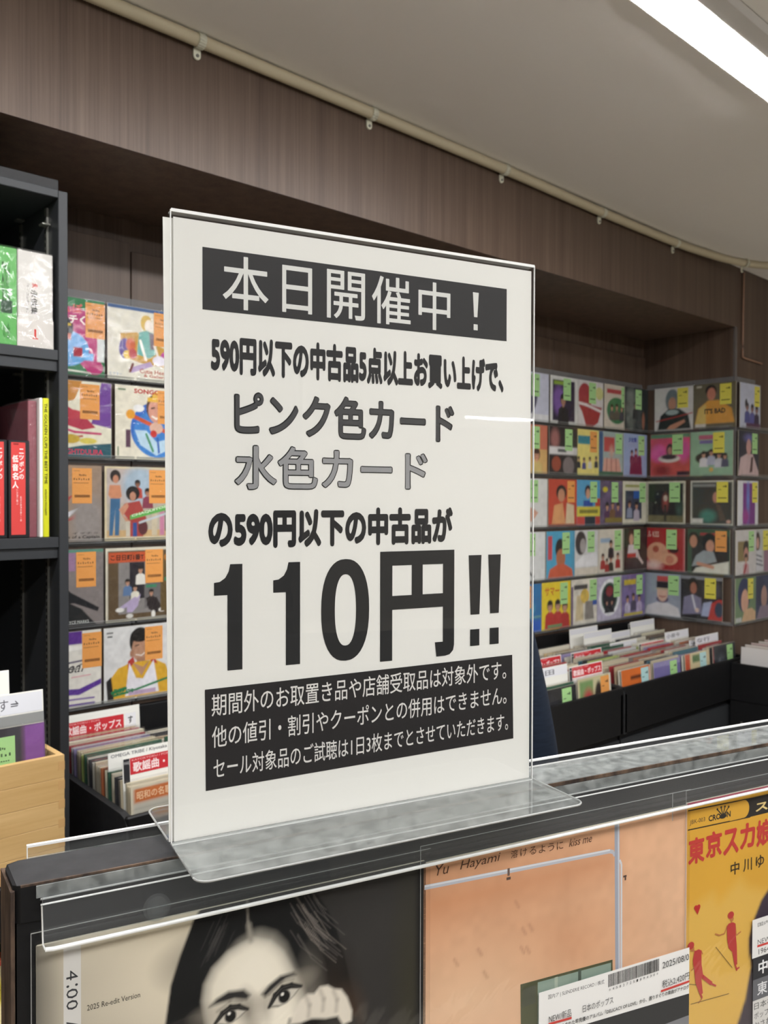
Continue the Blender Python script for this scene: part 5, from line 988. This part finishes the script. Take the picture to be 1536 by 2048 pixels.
# right-hand columns
CARDS = ((2.062, 1.600, -.515, '松田', 'white lettered divider card at the front, beside the sign'), (2.256, 1.602, -.530, None, 'red divider card at the front, second column'), (2.254, 1.765, -.532, None, 'red divider card halfway back, beside the sign'), (2.486, 1.758, -.533, None, 'red divider card halfway back, third column'), (2.905, 1.750, -.546, None, 'small red divider card in the middle of the fifth column'), (3.118, 1.660, -.545, '太田', 'white lettered divider card in the last column'), (3.138, 1.640, -.530, 'な行', 'white lettered divider card by the pillar'), (3.100, 1.752, -.524, '小泉今', 'white lettered divider card behind the others, last column'), (2.692, 1.910, -.489, '', 'pale divider card at the very back, fourth column'), (2.714, 1.862, -.498, '', 'second pale divider card from the back, fourth column'), (2.860, 1.872, -.518, '', 'pale divider card at the back, fifth column'), (2.790, 1.800, -.538, '', 'low white divider card in the middle of the fourth column'), (3.100, 1.905, -.499, '', 'tall greenish card sticking up under the wall corner'), (3.140, 1.932, -.512, None, 'red divider card at the very back in the corner'))
COLS = [
 (2.050, [('bg', '222226'), ('e', .3, .55, .25, .35, '2c2c30'), ('p', [(.1, 0), (.5, .3), (.9, .0)], 'a8a8a0')], 'g', .60, 'black record with green tag, front of the column beside the sign', -.006),
 (2.240, [('bg', 'c9c29c'), ('r', .05, .05, .45, .95, '7a9a62'), ('b', .3, .6, .15, .2, 'b84a4a'), ('e', .62, .5, .14, .4, '2e241e'), ('r', .95, 0, 1, 1, 'e8e4d8')], 'o', .68, 'green and brown record with orange tag, front of its column', .004),
 (2.484, [('bg', 'd9702c'), ('e', .45, .30, .18, .22, '2c1c18'), ('e', .45, .22, .12, .16, 'b8704a'), ('r', .3, .80, .7, .86, '4a2010'), ('r', .96, 0, 1, 1, 'e8e4d8')], 'b', .66, 'orange record with pale blue tag, front of its column', .0),
 (2.684, [('bg', '7a72a8'), ('r', .1, .2, .7, .4, '2a2a50'), ('P', .3, .40, .08, HR, SK2, '3a3460'), ('P', .55, .40, .08, HR, SK2, 'b85a6a'), ('r', .0, .9, 1, 1, '9a94c0')], 'g', .60, 'violet record with green tag, front of its column', .0),
 (2.898, [('bg', 'd8c9a0'), ('r', 0, 0, .2, 1, 'c85a3c'), ('P', .45, .5, .1, HR, 'd06a5a', '4a3a3a'), ('P', .7, .45, .09, HR, SK2, '6a3a3a'), ('r', .3, .8, .6, .95, '5a7a4a')], 'b', .60, 'cream and red record with pale blue tag, front of its column', .004),
 (3.105, [('bg', '33363c'), ('b', .35, .5, .2, .3, '50545c'), ('l', [(.2, .3), (.3, .7)], .02, '8a8c90'), ('e', .75, .35, .1, .1, 'b8866a'), ('r', 0, 0, .04, 1, 'a03038')], 'g', .62, 'dark record with green tag, front of the last column by the corner', .010),
]
for ci, (x, ops, k, tu, lb, dz) in enumerate(COLS):
    w_ = min(1.0, (3.33-x)/.183)
    single(min(x, 3.124), 1.560, zb+dz, 0, ops, k, tu, lb, 'front records of the right-hand columns', n=36, lean=.07)
    y = 1.568; i = 0; order = ['first', 'second', 'third', 'fourth', 'fifth', 'last'][ci]; ys = []
    while y < 1.925: ys.append(y); y += rr_.uniform(.0115, .022)
    for i, y in enumerate(ys):
        cc = rr_.choice(PAL)
        if any(hit(y, q[1]) and abs(min(x, 3.124)-min(q[0], 3.129)) < .184 for q in CARDS): continue
        filed(min(x, 3.124)+.001, y, cc, .070+.004*rr_.random(), rr_.uniform(-.005, .004), NAMES[cc] + ' sleeve filed ' + WHERE(i, len(ys)) + ' of the ' + order + ' right-hand column', 'records in the right-hand columns', t=rr_.choice((1, 2)), dz=rr_.uniform(-.006, .008)+(y-1.56)*.06)
whitecard = lambda t: (lambda c, w_, h: (c.rect(.003, h-.030, w_-.003, h-.003, 'e6e6ec'), c.text(t, .012, h-.025, w_*.62, h-.008, '6a6a74', .01)))
def blankcard(c, w_, h): c.rect(.003, h-.022, w_-.003, h-.003, 'dcdce2')
for x, y, zt, t, lb in CARDS:
    fn = redcard('') if t is None else (blankcard if t == '' else whitecard(t))
    divider(min(x, 3.129), y, zt, .184, zt-zb-.004, lb, fn)
# corner unit that turns towards the camera
cu = empty('record_bin', (3.21, 1.30, 0)); tag(cu, 'black record bin turning the corner at the right picture edge', 'record bin')
MB().box(-.015, -.003, -.45, .245, H-.765, H-.622, M['black'], .003).build('front_panel', cu)
MB().box(-.003, .40, .232, .245, H-.765, H-.622, M['black'], .003).build('side_panel', cu)
MB().box(-.003, .40, -.45, -.438, H-.765, H-.622, M['black'], .003).build('side_panel', cu)
MB().box(.388, .40, -.438, .232, H-.765, H-.612, M['black'], .003).build('back_panel', cu)
MB().box(-.003, .388, -.438, .232, H-.7645, H-.7595, M['black']).build('base', cu)
MB().box(-.013, .40, -.45, .245, .0005, H-.766, M['black']).build('cabinet_body', cu)
b = MB(); b.prism([(.2+.004*math.cos(2*math.pi*k/12), H-.845+.004*math.sin(2*math.pi*k/12)) for k in range(12)], -.0165, -.0135, 0, M['metal']); b.build('screw_cap', cu)
for i in range(11):
    o = empty('record_single', (3.215+.028*i, 1.518-.002*(i % 3), zb+.003+.006*(i % 2)+H)); o.rotation_euler = (Matrix.Rotation(-math.pi/2, 3, 'Z') @ Matrix.Rotation(-.06, 3, 'X')).to_euler()
    tag(o, 'white sleeve standing in the corner bin at the right edge', 'record', 'white sleeves in the corner bin')
    s = link(bpy.data.objects.new('sleeve', BR[2]), o); s.color = lin(['e0dcda', 'd8cfc8', 'e4dedd', 'cfb8b4'][i % 4]) + (1,); link(bpy.data.objects.new('plastic_wrap', BW), o)
    o2 = empty('record_single', (3.215+.028*i, 1.325-.002*(i % 3), zb+.006*(i % 2)+H)); o2.rotation_euler = o.rotation_euler
    tag(o2, 'pinkish sleeve in the nearer column of the corner bin', 'record', 'pinkish sleeves in the corner bin')
    s = link(bpy.data.objects.new('sleeve', BR[2]), o2); s.color = lin(['d9a8a0', 'e0c8c0', 'c98a84', 'ddd0cc'][i % 4]) + (1,); link(bpy.data.objects.new('plastic_wrap', BW), o2)

# ================================================================ CUSTOMER BEHIND THE SIGN (only the navy sleeve shows)
def skinned(name, pts, edges, mat, parent, sub=2, root=0):
    me = bpy.data.meshes.new(name); me.from_pydata([p[:3] for p in pts], edges, []); me.materials.append(mat)
    o = link(bpy.data.objects.new(name, me), parent)
    o.modifiers.new('skin', 'SKIN'); 
    if not me.skin_vertices: 
        me.update()
    for i, p in enumerate(pts): me.skin_vertices[0].data[i].radius = (p[3], p[4] if len(p) > 4 else p[3]); me.skin_vertices[0].data[i].use_root = (i == root)
    o.modifiers['skin'].use_smooth_shade = True
    s = o.modifiers.new('sub', 'SUBSURF'); s.levels = sub; s.render_levels = sub
    return o
pe = empty('person', (.870, 1.034, 0)); tag(pe, 'customer in a navy knit sweater browsing the bins behind the sign', 'person')
pe.rotation_euler = (0, 0, -.7365)
# own frame: faces +y (the bins), x to the right
try:
    A = lambda l, a, b_: l.append((a, b_))
    body = [(0, 0, .92, .13, .10), (0, .0, 1.10, .125, .095), (0, .01, 1.28, .145, .10), (0, .02, 1.40, .11, .085),
            (.17, .0, 1.40, .060), (.222, -.01, 1.335, .056), (.252, -.02, 1.20, .056), (.276, -.03, 1.07, .055), (.25, .10, 1.04, .045), (.22, .22, 1.03, .036),
            (-.15, .0, 1.40, .060), (-.195, -.01, 1.33, .054), (-.205, -.02, 1.20, .052), (-.21, -.03, 1.08, .048), (-.18, .10, 1.05, .040), (-.14, .21, 1.04, .034)]
    skinned('sweater', body, [(0, 1), (1, 2), (2, 3), (3, 4), (4, 5), (5, 6), (6, 7), (7, 8), (8, 9), (3, 10), (10, 11), (11, 12), (12, 13), (13, 14), (14, 15)], M['navy'], pe)
    legs = [(0, 0, .95, .12, .10), (.09, 0, .86, .085), (.10, .01, .48, .060), (.105, 0, .10, .048), (-.09, 0, .86, .085), (-.10, .01, .48, .060), (-.105, 0, .10, .048)]
    skinned('trousers', legs, [(0, 1), (1, 2), (2, 3), (0, 4), (4, 5), (5, 6)], M['trousers'], pe)
    head = [(0, .02, 1.40, .048), (0, .03, 1.49, .046), (0, .055, 1.535, .060, .066), (0, .055, 1.60, .076, .094), (0, .05, 1.665, .072, .088), (0, .150, 1.590, .011), (.074, .045, 1.60, .012), (-.074, .045, 1.60, .012)]
    skinned('head', head, [(0, 1), (1, 2), (2, 3), (3, 4), (3, 5), (3, 6), (3, 7)], M['skin'], pe)
    hair = [(0, -.012, 1.545, .070, .050), (0, .002, 1.61, .090, .080), (0, .018, 1.665, .094, .096), (0, .050, 1.712, .078, .088)]
    skinned('hair', hair, [(0, 1), (1, 2), (2, 3)], M['hair'], pe)
    def blob(name, cx, cy, cz, rx, ry, rz, m):
        vs = [(cx+rx*math.sin(a)*math.cos(t), cy+ry*math.sin(a)*math.sin(t), cz+rz*math.cos(a)) for a in np.linspace(.01, math.pi-.01, 9) for t in np.linspace(0, 2*math.pi, 12, endpoint=False)]
        b = MB(); b.add(vs, [(i*12+j, i*12+(j+1) % 12, (i+1)*12+(j+1) % 12, (i+1)*12+j) for i in range(8) for j in range(12)], m, True); return b.build(name, pe)
    for q in (-1, 1):
        blob('eye', .029*q, .134, 1.607, .013, .012, .007, M['paper']); blob('pupil', .029*q, .143, 1.607, .0055, .005, .0055, M['hair'])
        blob('eyebrow', .030*q, .143, 1.628, .017, .006, .0030, M['hair'])
    blob('nose', 0, .138, 1.590, .011, .016, .018, M['skin']); blob('mouth', 0, .128, 1.556, .020, .010, .0045, pmat('lip', 'a8665c', 0.5))
    for s, (hx, hy, hz) in ((1, (.215, .24, 1.028)), (-1, (-.135, .23, 1.038))):
        h = [(hx, hy-.02, hz, .028, .024), (hx-.005*s, hy+.04, hz-.010, .036, .016), (hx-.008*s, hy+.075, hz-.014, .036, .014)]; e = [(0, 1), (1, 2)]
        for k, (fx, L_) in enumerate(((-.027, .062), (-.009, .072), (.009, .068), (.026, .052))):
            a = len(h); h += [(hx-.008*s+fx, hy+.092, hz-.014, .0088), (hx-.008*s+fx*1.15, hy+.092+L_*.55, hz-.026, .0082), (hx-.008*s+fx*1.15, hy+.092+L_*.8, hz-.05, .0072)]; e += [(2, a), (a, a+1), (a+1, a+2)]
        a = len(h); h += [(hx-.040*s, hy+.030, hz-.018, .011), (hx-.056*s, hy+.062, hz-.030, .0095), (hx-.056*s, hy+.085, hz-.045, .0085)]; e += [(1, a), (a, a+1), (a+1, a+2)]
        skinned('hand', h, e, M['skin'], pe, 1)
    for s in (-1, 1):
        skinned('shoe', [(.105*s, -.03, .05, .045, .05), (.108*s, .06, .042, .045, .038), (.112*s, .15, .036, .040, .030)], [(0, 1), (1, 2)], M['black'], pe)
except Exception as ex:
    print('PERSON', ex)

# ================================================================ BEHIND THE PHOTOGRAPHER (mirrored faintly in the sign)
ir = empty('unseen_rack', (.6, -1.5, 0)); tag(ir, 'low black unseen rack added behind the photographer to darken reflections', 'display rack')  # unseen rack added so the album wraps reflect something dark
MB().box(-1.9, 2.0, -.28, .28, .0005, .86, M['black'], .003).build('body_panel', ir)
MB().box(-1.92, 2.02, -.30, -.285, .0005, 1.02, M['black'], .003).build('side_panel', ir)
MB().box(-1.92, 2.02, .285, .30, .0005, 1.02, M['black'], .003).build('side_panel', ir)
for x in (-1.9, -.6, .7, 2.0): MB().box(x-.008, x+.008, -.284, .284, .861, 1.0, M['black']).build('bin_divider', ir)
fb = empty('book_shelf', (-.6, -3.3, 0)); tag(fb, 'black bookcase across the shop behind the photographer', 'bookshelf')
for x in (-1.2, -.3, .6, 1.5): MB().box(x-.01, x+.01, -.3, 0, 0.0005, 2.25, M['shelfblack']).build('side_panel', fb)
for z in (.4, .85, 1.3, 1.75, 2.2): MB().box(-1.19, 1.49, -.3, 0, z, z+.02, M['shelfblack']).build('shelf_board', fb)
MB().box(-1.2, 1.5, -.32, -.3, 0.0005, 2.25, M['black']).build('back_panel', fb)
